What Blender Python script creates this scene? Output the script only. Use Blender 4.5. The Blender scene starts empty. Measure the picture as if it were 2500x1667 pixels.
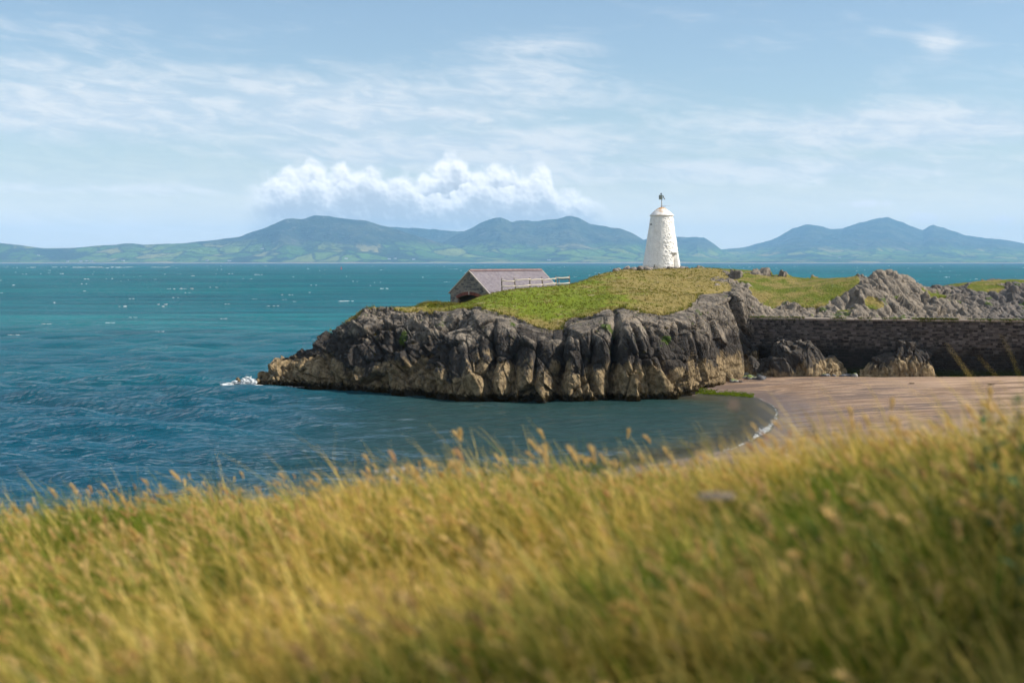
import bpy, bmesh, math, random
import numpy as np
from mathutils import Vector, Matrix, Euler

SC = bpy.context.scene
COL = SC.collection
R = math.radians
random.seed(7)
rng = np.random.default_rng(7)

# ------------------------------------------------------------------ camera
F = 3472.0                      # focal length in photo pixels (2500 wide) = 50 mm
EYE = 12.0                      # metres above the sea
HOR = 639.0                     # photo row of eye level
TH = math.atan((833.5 - HOR) / F)
cam_d = bpy.data.cameras.new('camera')
cam = bpy.data.objects.new('camera', cam_d)
COL.objects.link(cam)
cam.location = (0, 0, EYE)
cam.rotation_euler = (math.pi / 2 - TH, 0, 0)
cam_d.sensor_width = 36.0
cam_d.lens = 50.0
cam_d.clip_start = 0.1
cam_d.clip_end = 90000.0
cam_d.dof.use_dof = True
cam_d.dof.focus_distance = 145.0
cam_d.dof.aperture_fstop = 1.6
SC.camera = cam

def at(px, py, Y):
    """world point on the ray through a photo pixel, at depth Y from the camera"""
    c = (px - 1250.0) / F
    s = (833.5 - py) / F
    dy = math.cos(TH) + s * math.sin(TH)
    dz = -math.sin(TH) + s * math.cos(TH)
    return (c / dy * Y, Y, EYE + dz / dy * Y)

def on_z(px, py, z):
    """world point where that ray meets the level z"""
    s = (833.5 - py) / F
    dy = math.cos(TH) + s * math.sin(TH)
    dz = -math.sin(TH) + s * math.cos(TH)
    return at(px, py, (z - EYE) * dy / dz)

# ------------------------------------------------------------------ light
SUN_EL = R(40.0)
SUN_AZ = R(93.0)                # clockwise from +Y: the sun stands to the right
SUN_STRENGTH = 5.0
SKY_STRENGTH = 0.104
HAZE_DENSITY = 5.0e-5
HAZE_COLOR = (0.36, 0.66, 1.0)
sd = bpy.data.lights.new('sun', 'SUN')
so = bpy.data.objects.new('sun', sd)
COL.objects.link(so)
sd.energy = SUN_STRENGTH
sd.angle = R(0.53)
sd.color = (1.0, 0.93, 0.82)
sv = Vector((math.sin(SUN_AZ) * math.cos(SUN_EL), math.cos(SUN_AZ) * math.cos(SUN_EL), math.sin(SUN_EL)))
so.rotation_euler = (-sv).to_track_quat('-Z', 'Y').to_euler()
so.location = (200, 0, 200)
SC.view_settings.view_transform = 'Standard'
SC.view_settings.look = 'None'
SC.view_settings.exposure = 0.30
SC.view_settings.gamma = 1.0
SC.view_settings.use_curve_mapping = False
SC.cycles.use_denoising = True
SC.cycles.max_bounces = 4
SC.cycles.use_adaptive_sampling = True
SC.cycles.adaptive_threshold = 0.03
SC.cycles.diffuse_bounces = 2
SC.cycles.glossy_bounces = 2
SC.cycles.transmission_bounces = 2
SC.cycles.transparent_max_bounces = 8
SC.cycles.volume_bounces = 1
SC.cycles.caustics_reflective = False
SC.cycles.caustics_refractive = False
SC.cycles.sample_clamp_indirect = 4.0

# ------------------------------------------------------------------ node helpers
class NT:
    def __init__(self, tree):
        self.t = tree
        tree.nodes.clear()
    def n(self, kind, **kw):
        nd = self.t.nodes.new(kind)
        for k, v in kw.items():
            setattr(nd, k, v)
        return nd
    def put(self, sock, v):
        if isinstance(v, bpy.types.NodeSocket):
            self.t.links.new(v, sock)
        elif v is not None:
            if isinstance(v, (tuple, list)) and len(v) == 3 and sock.type == 'RGBA':
                v = (*v, 1.0)
            sock.default_value = v
    def m(self, op, a, b=None, c=None, clamp=False):
        nd = self.n('ShaderNodeMath', operation=op, use_clamp=clamp)
        self.put(nd.inputs[0], a)
        self.put(nd.inputs[1], b)
        self.put(nd.inputs[2], c)
        return nd.outputs[0]
    def add(self, a, b): return self.m('ADD', a, b)
    def sub(self, a, b): return self.m('SUBTRACT', a, b)
    def mul(self, a, b): return self.m('MULTIPLY', a, b)
    def ss(self, x, lo, hi):
        nd = self.n('ShaderNodeMapRange', interpolation_type='SMOOTHSTEP')
        self.put(nd.inputs[0], x); self.put(nd.inputs[1], lo); self.put(nd.inputs[2], hi)
        return nd.outputs[0]
    def mr(self, x, lo, hi, a, b):
        nd = self.n('ShaderNodeMapRange')
        for i, v in enumerate((x, lo, hi, a, b)):
            self.put(nd.inputs[i], v)
        return nd.outputs[0]
    def mix(self, f, a, b):
        nd = self.n('ShaderNodeMix', data_type='RGBA')
        self.put(nd.inputs[0], f); self.put(nd.inputs[6], a); self.put(nd.inputs[7], b)
        return nd.outputs[2]
    def mulc(self, a, b):
        nd = self.n('ShaderNodeMix', data_type='RGBA', blend_type='MULTIPLY')
        self.put(nd.inputs[0], 1.0); self.put(nd.inputs[6], a); self.put(nd.inputs[7], b)
        return nd.outputs[2]
    def xyz(self, x, y, z):
        nd = self.n('ShaderNodeCombineXYZ')
        for i, v in enumerate((x, y, z)):
            self.put(nd.inputs[i], v)
        return nd.outputs[0]
    def sep(self, v):
        nd = self.n('ShaderNodeSeparateXYZ'); self.put(nd.inputs[0], v)
        return nd.outputs
    def pos(self):
        return self.n('ShaderNodeNewGeometry').outputs['Position']
    def obj(self):
        return self.n('ShaderNodeTexCoord').outputs['Object']
    def scale(self, v, s):
        nd = self.n('ShaderNodeVectorMath', operation='MULTIPLY')
        self.put(nd.inputs[0], v); self.put(nd.inputs[1], s if isinstance(s, tuple) else (s, s, s))
        return nd.outputs[0]
    def noise(self, v, s=1.0, det=4.0, rough=0.55, dist=0.0, color=False):
        nd = self.n('ShaderNodeTexNoise')
        self.put(nd.inputs['Vector'], v)
        self.put(nd.inputs['Scale'], s); self.put(nd.inputs['Detail'], det)
        self.put(nd.inputs['Roughness'], rough); self.put(nd.inputs['Distortion'], dist)
        return nd.outputs[1 if color else 0]
    def vor(self, v, s=1.0, feature='F1', out='Distance', rnd=1.0):
        nd = self.n('ShaderNodeTexVoronoi', feature=feature)
        self.put(nd.inputs['Vector'], v); self.put(nd.inputs['Scale'], s)
        self.put(nd.inputs['Randomness'], rnd)
        return nd.outputs[out]
    def attr(self, name, out='Fac'):
        return self.n('ShaderNodeAttribute', attribute_name=name).outputs[out]
    def rand(self):
        return self.n('ShaderNodeObjectInfo').outputs['Random']
    def bump(self, h, dist=0.05, strength=1.0, normal=None):
        nd = self.n('ShaderNodeBump')
        self.put(nd.inputs['Height'], h)
        self.put(nd.inputs['Distance'], dist); self.put(nd.inputs['Strength'], strength)
        if normal is not None: self.put(nd.inputs['Normal'], normal)
        return nd.outputs[0]
    def ramp(self, f, stops):
        nd = self.n('ShaderNodeValToRGB')
        el = nd.color_ramp.elements
        while len(el) < len(stops): el.new(0.5)
        for e, (p, c) in zip(el, stops):
            e.position = p; e.color = (*c, 1.0)
        self.put(nd.inputs[0], f)
        return nd.outputs[0]

def material(name, fn):
    m = bpy.data.materials.new(name)
    m.use_nodes = True
    t = NT(m.node_tree)
    out = t.n('ShaderNodeOutputMaterial')
    sh = fn(t)
    t.t.links.new(sh, out.inputs['Surface'])
    return m

def pbsdf(t, color, rough=0.8, normal=None, spec=0.3, metal=0.0):
    p = t.n('ShaderNodeBsdfPrincipled')
    t.put(p.inputs['Base Color'], color)
    t.put(p.inputs['Roughness'], rough)
    t.put(p.inputs['Specular IOR Level'], spec)
    t.put(p.inputs['Metallic'], metal)
    if normal is not None: t.put(p.inputs['Normal'], normal)
    return p.outputs[0]

# ------------------------------------------------------------------ sky
CLOUD_BANKS = ((250, 290, 620, 100, .92), (820, 275, 560, 95, .92), (1230, 210, 240, 75, .66),
               (1320, 120, 180, 40, .56), (1150, 370, 800, 75, .80), (2150, 330, 560, 62, .92), (1800, 425, 900, 50, .80),
               (150, 470, 800, 28, .72), (350, 565, 1000, 60, .80), (2250, 145, 45, 38, .66), (60, 190, 280, 30, .5))
def build_world():
    w = bpy.data.worlds.new('World')
    SC.world = w
    w.use_nodes = True
    t = NT(w.node_tree)
    out = t.n('ShaderNodeOutputWorld')
    sky = t.n('ShaderNodeTexSky', sky_type='NISHITA')
    sky.sun_disc = False
    sky.sun_elevation = SUN_EL
    sky.sun_rotation = SUN_AZ
    sky.altitude = 0.0
    sky.air_density = 1.0
    sky.dust_density = 0.3
    sky.ozone_density = 1.4
    bg1 = t.n('ShaderNodeBackground')
    t.put(bg1.inputs[0], sky.outputs[0]); t.put(bg1.inputs[1], SKY_STRENGTH)
    d = t.n('ShaderNodeTexCoord').outputs['Generated']
    x, y, z = t.sep(d)
    # directions as azimuth / elevation in units of the photograph's pixels
    u = t.add(t.mul(t.m('ARCTAN2', x, y), F), 1250.0)
    v = t.sub(HOR, t.mul(t.m('ARCSINE', z), F))          # rows grow downwards
    def n2d(ku, kv, off, det, rough, dist=0.0, color=False, vin=None):
        nd = t.n('ShaderNodeTexNoise', noise_dimensions='2D')
        t.put(nd.inputs['Vector'], t.xyz(t.add(t.mul(u, ku), off), t.mul(v if vin is None else vin, kv), 0.0))
        t.put(nd.inputs['Scale'], 1.0); t.put(nd.inputs['Detail'], det); t.put(nd.inputs['Roughness'], rough); t.put(nd.inputs['Distortion'], dist)
        return nd.outputs[1 if color else 0]
    def vor2(uin, vin, ku, kv, off):
        nd = t.n('ShaderNodeTexVoronoi', feature='SMOOTH_F1', voronoi_dimensions='2D')
        t.put(nd.inputs['Vector'], t.xyz(t.add(t.mul(uin, ku), off), t.mul(vin, kv), 0.0)); t.put(nd.inputs['Scale'], 1.0); t.put(nd.inputs['Smoothness'], 0.45)
        return nd.outputs[0]
    def blob(cx, cy, sx, sy):
        a = t.m('DIVIDE', t.sub(u, cx), sx)
        b = t.m('DIVIDE', t.sub(v, cy), sy)
        return t.m('POWER', 2.718, t.mul(t.m('MULTIPLY_ADD', a, a, t.mul(b, b)), -1.0))
    # ---- high thin layered cloud: where it lies, and its rippled texture
    shear = t.add(v, t.mul(u, -0.10))
    n1 = n2d(0.0034, 0.017, 3.0, 5.0, 0.62, 0.6, vin=shear)
    n2 = n2d(0.010, 0.040, 7.0, 4.0, 0.6, 0.4, vin=shear)
    n3 = n2d(0.0009, 0.0042, 5.0, 2.0, 0.5)
    away = t.m('MAXIMUM', t.ss(t.m('ABSOLUTE', t.sub(u, 1250.0)), 1500.0, 2300.0), t.ss(v, -80.0, -500.0))
    cov = t.mul(away, t.mul(t.ss(n3, 0.36, 0.58), 0.85))
    for cx, cy, sx, sy, k in CLOUD_BANKS:
        cov = t.m('MAXIMUM', cov, t.mul(blob(cx, cy, sx, sy), k))
    tex = t.add(t.m('MULTIPLY_ADD', n1, 0.46, t.mul(n2, 0.22)), t.mul(n3, 0.32))
    dens = t.mul(t.ss(t.m('MULTIPLY_ADD', t.sub(tex, 0.5), 1.7, cov), 0.0, 0.88), 0.82)
    dens = t.m('MAXIMUM', dens, t.mul(t.ss(v, 250.0, 610.0), 0.72))
    hshade = t.ss(t.m('MULTIPLY_ADD', n2, .55, t.mul(n1, .45)), 0.38, 0.64)
    hcol = t.mix(hshade, (0.54, 0.62, 0.70), (0.75, 0.765, 0.78))
    hcol = t.mix(t.ss(v, 380.0, 590.0), hcol, (1.08, 1.05, 1.0))
    bg2 = t.n('ShaderNodeBackground'); t.put(bg2.inputs[0], hcol); t.put(bg2.inputs[1], 1.0)
    mx1 = t.n('ShaderNodeMixShader')
    t.put(mx1.inputs[0], dens); t.put(mx1.inputs[1], bg1.outputs[0]); t.put(mx1.inputs[2], bg2.outputs[0])
    # ---- heaped cloud over the hills
    pts = ((560, 520), (600, 470), (631, 436), (676, 424), (707, 411), (745, 408), (765, 395), (791, 409), (820, 405), (841, 399),
           (864, 419), (898, 408), (929, 421), (964, 427), (998, 428), (1017, 442), (1029, 424), (1059, 412),
           (1082, 384), (1101, 380), (1136, 397), (1155, 417), (1166, 417), (1212, 401), (1250, 404), (1273, 428),
           (1308, 409), (1331, 408), (1350, 435), (1369, 459), (1411, 468), (1450, 471), (1480, 492), (1540, 540))
    wig = n2d(0.03, 0.03, 1.0, 4.0, 0.6, color=True)
    wx, wy, wz = t.sep(wig)
    uu = t.add(u, t.mul(t.sub(wx, 0.5), 18.0))
    vv = t.add(v, t.mul(t.sub(wy, 0.5), 16.0))
    def top_curve(points, uin):
        fc = t.n('ShaderNodeFloatCurve')
        cv = fc.mapping.curves[0]
        cps = [((a - 540) / 1020.0, (600 - b) / 300.0) for a, b in points]
        cv.points[0].location = cps[0]; cv.points[1].location = cps[-1]
        for c in cps[1:-1]: cv.points.new(*c)
        fc.mapping.update()
        t.put(fc.inputs[1], t.m('DIVIDE', t.sub(uin, 540.0), 1020.0, clamp=True))
        return t.sub(600.0, t.mul(fc.outputs[0], 300.0))
    pa, pb = vor2(uu, vv, 0.022, 0.027, 9.0), vor2(uu, vv, 0.066, 0.078, 3.0)
    knob = t.m('MULTIPLY_ADD', t.sub(0.22, t.mul(pa, pa)), 44.0, t.mul(t.sub(0.22, t.mul(pb, pb)), 10.0))
    below = t.add(t.sub(vv, top_curve(pts, uu)), knob)           # px below the cloud top
    edge = t.ss(below, -7.0, 26.0)
    foot = t.sub(1.0, t.ss(t.m('MULTIPLY_ADD', t.sub(n1, .5), 90.0, v), 530.0, 610.0))
    sidef = t.mul(t.ss(uu, 585.0, 690.0), t.sub(1.0, t.ss(uu, 1405.0, 1510.0)))
    cdens = t.mul(t.mul(edge, foot), t.mul(sidef, 0.97))
    # second tier: the left heap rolls in front of the right one
    pts2 = ((560, 540), (640, 470), (700, 446), (760, 440), (820, 448), (868, 430), (900, 424), (950, 438), (1000, 456), (1040, 474),
            (1070, 478), (1090, 482), (1110, 470), (1150, 446), (1180, 446), (1230, 462), (1270, 448), (1330, 446), (1365, 475), (1420, 484), (1470, 500), (1540, 545))
    below2 = t.add(t.sub(vv, top_curve(pts2, uu)), knob)
    # billow relief: puffs, lit from the right and above
    ra, rb = vor2(t.add(uu, 9.0), t.add(vv, -8.0), 0.022, 0.027, 9.0), vor2(t.add(uu, 4.0), t.add(vv, -4.0), 0.066, 0.078, 3.0)
    relief = t.add(t.sub(ra, pa), t.mul(t.sub(rb, pb), 0.5))
    lit1 = t.sub(1.0, t.ss(below, 8.0, 88.0))
    lit2 = t.mul(t.ss(below2, -3.0, 6.0), t.sub(1.0, t.ss(below2, 4.0, 74.0)))
    lit = t.m('MAXIMUM', lit1, t.mul(lit2, 0.80))
    lit = t.add(t.m('MULTIPLY_ADD', relief, 0.75, lit), t.mul(t.sub(wz, 0.5), 0.30))
    ccol = t.ramp(t.m('MULTIPLY', lit, 1.0, clamp=True),
                  [(0.0, (0.50, 0.535, 0.58)), (0.30, (0.62, 0.65, 0.69)), (0.62, (0.86, 0.86, 0.865)), (1.0, (1.08, 1.05, 1.02))])
    bg3 = t.n('ShaderNodeBackground'); t.put(bg3.inputs[0], ccol); t.put(bg3.inputs[1], 1.0)
    mx2 = t.n('ShaderNodeMixShader')
    t.put(mx2.inputs[0], cdens); t.put(mx2.inputs[1], mx1.outputs[0]); t.put(mx2.inputs[2], bg3.outputs[0])
    # ---- small fair-weather puffs near the horizon
    small = None
    for cx, cy, sx, sy, k in ((2228, 536, 50, 17, 1.1), (2402, 543, 34, 15, 1.1), (2095, 503, 75, 13, .9), (1745, 548, 30, 10, .6), (2700, 520, 60, 18, .9), (-300, 520, 80, 16, .9)):
        b = t.mul(blob(cx, cy, sx, sy), k)
        small = b if small is None else t.m('MAXIMUM', small, b)
    sd_ = t.mul(t.ss(t.m('MULTIPLY_ADD', t.sub(wx, .5), 1.1, small), 0.35, 0.95), 0.85)
    bg4 = t.n('ShaderNodeBackground'); t.put(bg4.inputs[0], (0.88, 0.88, 0.89, 1)); t.put(bg4.inputs[1], 1.0)
    mx3 = t.n('ShaderNodeMixShader')
    t.put(mx3.inputs[0], sd_); t.put(mx3.inputs[1], mx2.outputs[0]); t.put(mx3.inputs[2], bg4.outputs[0])
    t.t.links.new(mx3.outputs[0], out.inputs['Surface'])
    w.cycles.sampling_method = 'MANUAL'
    w.cycles.sample_map_resolution = 256
build_world()

# ------------------------------------------------------------------ object helpers
def tag(o, label=None, cat=None, group=None, kind=None):
    if label: o['label'] = label
    if cat: o['category'] = cat
    if group: o['group'] = group
    if kind: o['kind'] = kind
    return o

def link(name, me, mat=None, parent=None, loc=None, rot=None, scl=None):
    o = bpy.data.objects.new(name, me)
    COL.objects.link(o)
    if parent is not None: o.parent = parent
    if loc is not None: o.location = loc
    if rot is not None: o.rotation_euler = rot
    if scl is not None: o.scale = scl
    if mat is not None and not me.materials: me.materials.append(mat)
    return o

def empty(name, loc, rz=0.0):
    o = bpy.data.objects.new(name, None)
    COL.objects.link(o)
    o.location = loc
    o.rotation_euler = (0, 0, rz)
    o.empty_display_size = 0.2
    return o

def np_mesh(name, V, Fq, smooth=True, attrs=None):
    """mesh from numpy arrays; faces all quads or all triangles"""
    V = np.ascontiguousarray(V, dtype=np.float32).reshape(-1, 3)
    Fq = np.ascontiguousarray(Fq, dtype=np.int32)
    k = Fq.shape[1]
    me = bpy.data.meshes.new(name)
    me.vertices.add(len(V)); me.vertices.foreach_set('co', V.ravel())
    me.loops.add(Fq.size); me.loops.foreach_set('vertex_index', Fq.ravel())
    me.polygons.add(len(Fq))
    me.polygons.foreach_set('loop_start', np.arange(0, Fq.size, k, dtype=np.int32))
    me.polygons.foreach_set('loop_total', np.full(len(Fq), k, dtype=np.int32))
    me.polygons.foreach_set('use_smooth', np.full(len(Fq), smooth, dtype=bool))
    for an, a in (attrs or {}).items():
        at_ = me.attributes.new(an, 'FLOAT', 'POINT')
        at_.data.foreach_set('value', np.ascontiguousarray(a, dtype=np.float32).ravel())
    me.update(calc_edges=True)
    return me

def grid_faces(nr, nc, flip=False):
    i = np.arange(nr - 1)[:, None] * nc + np.arange(nc - 1)[None, :]
    q = np.stack([i, i + 1, i + nc + 1, i + nc], -1).reshape(-1, 4)
    return q[:, ::-1] if flip else q

def bm_mesh(name, bm, smooth=False):
    me = bpy.data.meshes.new(name)
    bm.normal_update()
    bm.to_mesh(me); bm.free()
    if smooth:
        me.polygons.foreach_set('use_smooth', np.ones(len(me.polygons), dtype=bool))
    return me

def bm_box(bm, c, s, rot=None):
    m = Matrix.Translation(c)
    if rot is not None: m = m @ Euler(rot).to_matrix().to_4x4()
    m = m @ Matrix.Diagonal((*s, 1.0))
    return bmesh.ops.create_cube(bm, size=1.0, matrix=m)['verts']

def tube_mesh(name, pts, rads, n=8, smooth=True):
    pts = [Vector(p) for p in pts]
    V = []
    for i, p in enumerate(pts):
        d = (pts[min(i + 1, len(pts) - 1)] - pts[max(i - 1, 0)]).normalized()
        a = d.orthogonal().normalized(); b = d.cross(a)
        for k in range(n):
            an = 2 * math.pi * k / n
            V.append(p + (a * math.cos(an) + b * math.sin(an)) * rads[i])
    bm = bmesh.new()
    vs = [bm.verts.new(v) for v in V]
    for i in range(len(pts) - 1):
        for k in range(n):
            bm.faces.new((vs[i*n+k], vs[i*n+(k+1) % n], vs[(i+1)*n+(k+1) % n], vs[(i+1)*n+k]))
    bm.faces.new(vs[:n][::-1]); bm.faces.new(vs[-n:])
    bmesh.ops.recalc_face_normals(bm, faces=bm.faces)
    return bm_mesh(name, bm, smooth)

# ------------------------------------------------------------------ numpy noise
def _h(ix, iy, iz, s):
    n = (ix.astype(np.int64) * 73856093) ^ (iy.astype(np.int64) * 19349663) ^ (iz.astype(np.int64) * 83492791) ^ (s * 2654435761)
    n = n & 0xFFFFFFFF
    n = ((n ^ (n >> 15)) * 2246822519) & 0xFFFFFFFF
    n = ((n ^ (n >> 13)) * 3266489917) & 0xFFFFFFFF
    n = n ^ (n >> 16)
    return n
def _hf(ix, iy, iz, s): return _h(ix, iy, iz, s).astype(np.float64) / 4294967295.0

def vnoise(p, seed=0):
    """smooth value noise in -1..1, p (...,3)"""
    i = np.floor(p).astype(np.int64); f = p - i
    w = f * f * f * (f * (f * 6 - 15) + 10)
    r = 0.0
    for a in (0, 1):
        for b in (0, 1):
            for c in (0, 1):
                k = ((w[..., 0] if a else 1 - w[..., 0]) * (w[..., 1] if b else 1 - w[..., 1]) * (w[..., 2] if c else 1 - w[..., 2]))
                r = r + k * _hf(i[..., 0] + a, i[..., 1] + b, i[..., 2] + c, seed)
    return r * 2 - 1

def fbm(p, octs=4, seed=0, lac=2.03, gain=0.5):
    r = 0.0; a = 1.0; t = 0.0
    for o in range(octs):
        r = r + a * vnoise(p, seed + o * 17); t += a
        p = p * lac + 11.3; a *= gain
    return r / t

def facet(p, seed=0, tilt=0.8, h0=1.0):
    """broken-rock relief: every Voronoi cell is a tilted facet; returns (height, gap to next cell)"""
    i = np.floor(p).astype(np.int64)
    best = np.full(p.shape[:-1], 9.0); sec = best.copy(); val = np.zeros(p.shape[:-1])
    for a in (-1, 0, 1):
        for b in (-1, 0, 1):
            for c in (-1, 0, 1):
                x, y, z = i[..., 0] + a, i[..., 1] + b, i[..., 2] + c
                d = p - np.stack([x + _hf(x, y, z, seed), y + _hf(x, y, z, seed + 1), z + _hf(x, y, z, seed + 2)], -1)
                r = np.sqrt((d * d).sum(-1))
                hgt = h0 * (_hf(x, y, z, seed + 3) * 2 - 1)
                for k in range(3):
                    hgt = hgt + tilt * d[..., k] * (_hf(x, y, z, seed + 4 + k) * 2 - 1) * 2
                near = r < best
                sec = np.where(near, best, np.minimum(sec, r))
                val = np.where(near, hgt, val)
                best = np.where(near, r, best)
    return val, sec - best

def sstep(x, a, b):
    t = np.clip((x - a) / (b - a), 0, 1)
    return t * t * (3 - 2 * t)

class RBF:
    """smooth surface z(x, y) through measured points"""
    def __init__(self, pts, c=1.2, sx=1.0, sy=1.0):
        P = np.array(pts, dtype=float)
        self.s = np.array([sx, sy]); self.c = c
        self.xy = P[:, :2] * self.s
        n = len(P)
        A = self.k(self.xy, self.xy) + np.eye(n) * 1e-3
        B = np.hstack([np.ones((n, 1)), self.xy])
        M = np.block([[A, B], [B.T, np.zeros((3, 3))]])
        self.w = np.linalg.solve(M, np.concatenate([P[:, 2], np.zeros(3)]))
    def k(self, a, b):
        d2 = ((a[:, None, :] - b[None, :, :]) ** 2).sum(-1)
        return -np.sqrt(d2 + self.c ** 2)
    def __call__(self, X, Y):
        sh = np.shape(X)
        q = np.stack([np.ravel(X), np.ravel(Y)], -1) * self.s
        out = np.empty(len(q))
        for i in range(0, len(q), 20000):
            b = q[i:i + 20000]
            out[i:i + 20000] = self.k(b, self.xy) @ self.w[:-3] + np.hstack([np.ones((len(b), 1)), b]) @ self.w[-3:]
        return out.reshape(sh)

def grid_normals(P):
    du = np.gradient(P, axis=1); dv = np.gradient(P, axis=0)
    n = np.cross(du, dv)
    return n / (np.linalg.norm(n, axis=-1, keepdims=True) + 1e-9)

# ------------------------------------------------------------------ shared materials
def rock_color(t, p, tide=True, shift=0.0):
    """grey weathered rock above, a black lichen belt, tan barnacle belt, weed at the foot"""
    x, y, z = t.sep(p)
    n1 = t.noise(p, 0.55, 5.0, 0.6)
    n2 = t.noise(p, 2.6, 6.0, 0.65)
    n3 = t.noise(t.scale(p, (1.6, 1.6, 0.5)), 1.2, 5.0, 0.6)
    grey = t.mix(t.ss(n2, 0.32, 0.68), (0.048, 0.044, 0.041), (0.225, 0.192, 0.155))
    grey = t.mix(t.mul(t.ss(n1, 0.45, 0.70), 0.75), grey, (0.33, 0.275, 0.21))
    grey = t.mix(t.mul(t.ss(t.noise(p, 5.5, 3.0, 0.6), 0.62, 0.72), 0.55), grey, (0.42, 0.25, 0.085))
    if not tide:
        return grey, n2
    zz = t.add(t.add(z, t.m('MULTIPLY_ADD', t.sub(t.noise(p, 0.21, 2.0), 0.5), 5.0, shift)), t.add(t.mul(t.sub(n1, 0.5), 4.4), t.mul(t.sub(n3, 0.5), 2.4)))
    black = t.mix(n2, (0.024, 0.021, 0.019), (0.064, 0.056, 0.050))
    tan = t.mix(t.ss(n2, 0.3, 0.7), (0.125, 0.090, 0.050), (0.36, 0.27, 0.155))
    weed = t.mix(n2, (0.012, 0.010, 0.006), (0.055, 0.038, 0.015))
    c = t.mix(t.mul(t.ss(zz, 6.1, 4.7), 0.92), grey, black)
    c = t.mix(t.ss(zz, 3.1, 2.2), c, tan)
    c = t.mix(t.ss(t.add(z, t.mul(t.sub(n2, 0.5), 1.4)), 0.75, 0.30), c, weed)
    return c, n2

def mat_headland(t):
    p = t.pos()
    c, n2 = rock_color(t, p)
    g = t.attr('grass')
    ng = t.noise(p, 0.33, 4.0, 0.6)
    nf = t.noise(t.scale(p, (1, 0.6, 1)), 3.2, 5.0, 0.7)
    green = t.mix(nf, (0.085, 0.125, 0.008), (0.19, 0.225, 0.020))
    dry = t.mix(nf, (0.15, 0.115, 0.03), (0.30, 0.235, 0.085))
    dryf = t.attr('dry')
    gc = t.mix(t.ss(t.add(ng, t.mul(t.sub(dryf, 0.5), 0.9)), 0.42, 0.68), green, dry)
    gc = t.mix(t.mul(t.ss(t.noise(p, 0.8, 5.0, 0.65), 0.60, 0.68), 0.7), gc, (0.31, 0.24, 0.15))
    gc = t.mix(t.mul(t.ss(t.noise(t.scale(p, (1, .7, 1)), 1.9, 4.0, 0.65), 0.56, 0.66), 0.30), gc, (0.055, 0.080, 0.008))
    gm = t.ss(t.add(g, t.mul(t.sub(nf, 0.5), 0.5)), 0.40, 0.60)
    c = t.mix(gm, c, gc)
    moss = t.attr('moss')
    mb = t.noise(p, 2.0, 5.0, 0.7)
    c = t.mix(t.mul(t.ss(t.add(moss, t.mul(t.sub(mb, 0.5), 2.6)), 0.62, 0.85), 0.85), c, t.mix(nf, (0.03, 0.06, 0.006), (0.10, 0.15, 0.02)))
    x, y, z = t.sep(p)
    ps = t.xyz(t.m('MULTIPLY_ADD', z, 0.3, x), y, t.mul(z, 0.33))
    crk = t.m('MINIMUM', t.vor(ps, 2.4, 'DISTANCE_TO_EDGE'), 0.12)
    crk2 = t.m('MINIMUM', t.vor(ps, 6.5, 'DISTANCE_TO_EDGE'), 0.10)
    h = t.add(t.mul(t.noise(p, 7.0, 5.0, 0.66), 0.35), t.add(t.mul(crk, 2.2), t.mul(crk2, 1.3)))
    h = t.mul(h, t.sub(1.0, t.mul(gm, 0.75)))
    nb = t.bump(h, 0.20, 1.0)
    return pbsdf(t, c, 0.92, nb, 0.12)

M_HEAD = material('headland_rock_and_turf', mat_headland)

def mat_boulder(t):
    p = t.pos()
    c, n2 = rock_color(t, p, True, 0.5)
    nb = t.bump(t.noise(p, 4.0, 6.0, 0.65), 0.12, 0.9)
    return pbsdf(t, c, 0.9, nb, 0.15)
M_BOULDER = material('shore_rock', mat_boulder)

def mat_pebble(t):
    p = t.pos()
    n = t.noise(p, 3.0, 4.0, 0.6)
    c = t.mix(t.rand(), (0.07, 0.07, 0.075), (0.24, 0.23, 0.22))
    up = t.sep(t.n('ShaderNodeNewGeometry').outputs['Normal'])[2]
    c = t.mix(t.mul(t.ss(t.add(t.mul(up, 0.5), t.sub(n, 0.3)), 0.45, 0.75), t.ss(t.rand(), 0.45, 0.5)), c, (0.13, 0.17, 0.012))
    return pbsdf(t, c, 0.7, t.bump(n, 0.03), 0.3)
M_PEBBLE = material('algae_stone', mat_pebble)

def mat_rubble(t):
    p = t.pos()
    n = t.noise(p, 6.0, 4.0, 0.6)
    c = t.mix(t.rand(), (0.09, 0.08, 0.075), (0.30, 0.26, 0.22))
    c = t.mix(t.ss(n, 0.55, 0.75), c, (0.36, 0.28, 0.17))
    return pbsdf(t, c, 0.9, t.bump(n, 0.03), 0.2)
M_RUBBLE = material('rubble_stone', mat_rubble)

# ------------------------------------------------------------------ headland surface
BASE = [(606, 942, 0), (640, 943, 0), (700, 944, 0), (770, 949, 0), (860, 956, 0), (940, 961, 0), (1050, 970, 0), (1150, 975, 0),
        (1250, 977, 0), (1400, 979, 0), (1500, 978, 0), (1600, 975, 0), (1660, 968, 0), (1700, 955, .15), (1740, 943, .3),
        (1780, 926, .6), (1815, 914, .8)]
EDGE = [(613, 938, 139.6), (650, 905, 140), (703, 878, 140.5), (754, 850, 140.3), (804, 820, 140), (845, 790, 139.8), (880, 765, 139.8),
        (960, 760, 139.8), (1010, 765, 139), (1060, 768, 137.5), (1100, 762, 136), (1140, 752, 133.5), (1199, 771, 130), (1259, 782, 129),
        (1318, 806, 128), (1363, 808, 128), (1385, 795, 128.4), (1438, 777, 128.6), (1497, 758, 129), (1542, 760, 129), (1616, 775, 129.6),
        (1661, 771, 131.5), (1705, 758, 135), (1735, 742, 138.5), (1765, 726, 141.5), (1815, 722, 145)]
base_w = np.array([on_z(*b) for b in BASE])
edge_w = np.array([at(*e) for e in EDGE])
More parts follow.
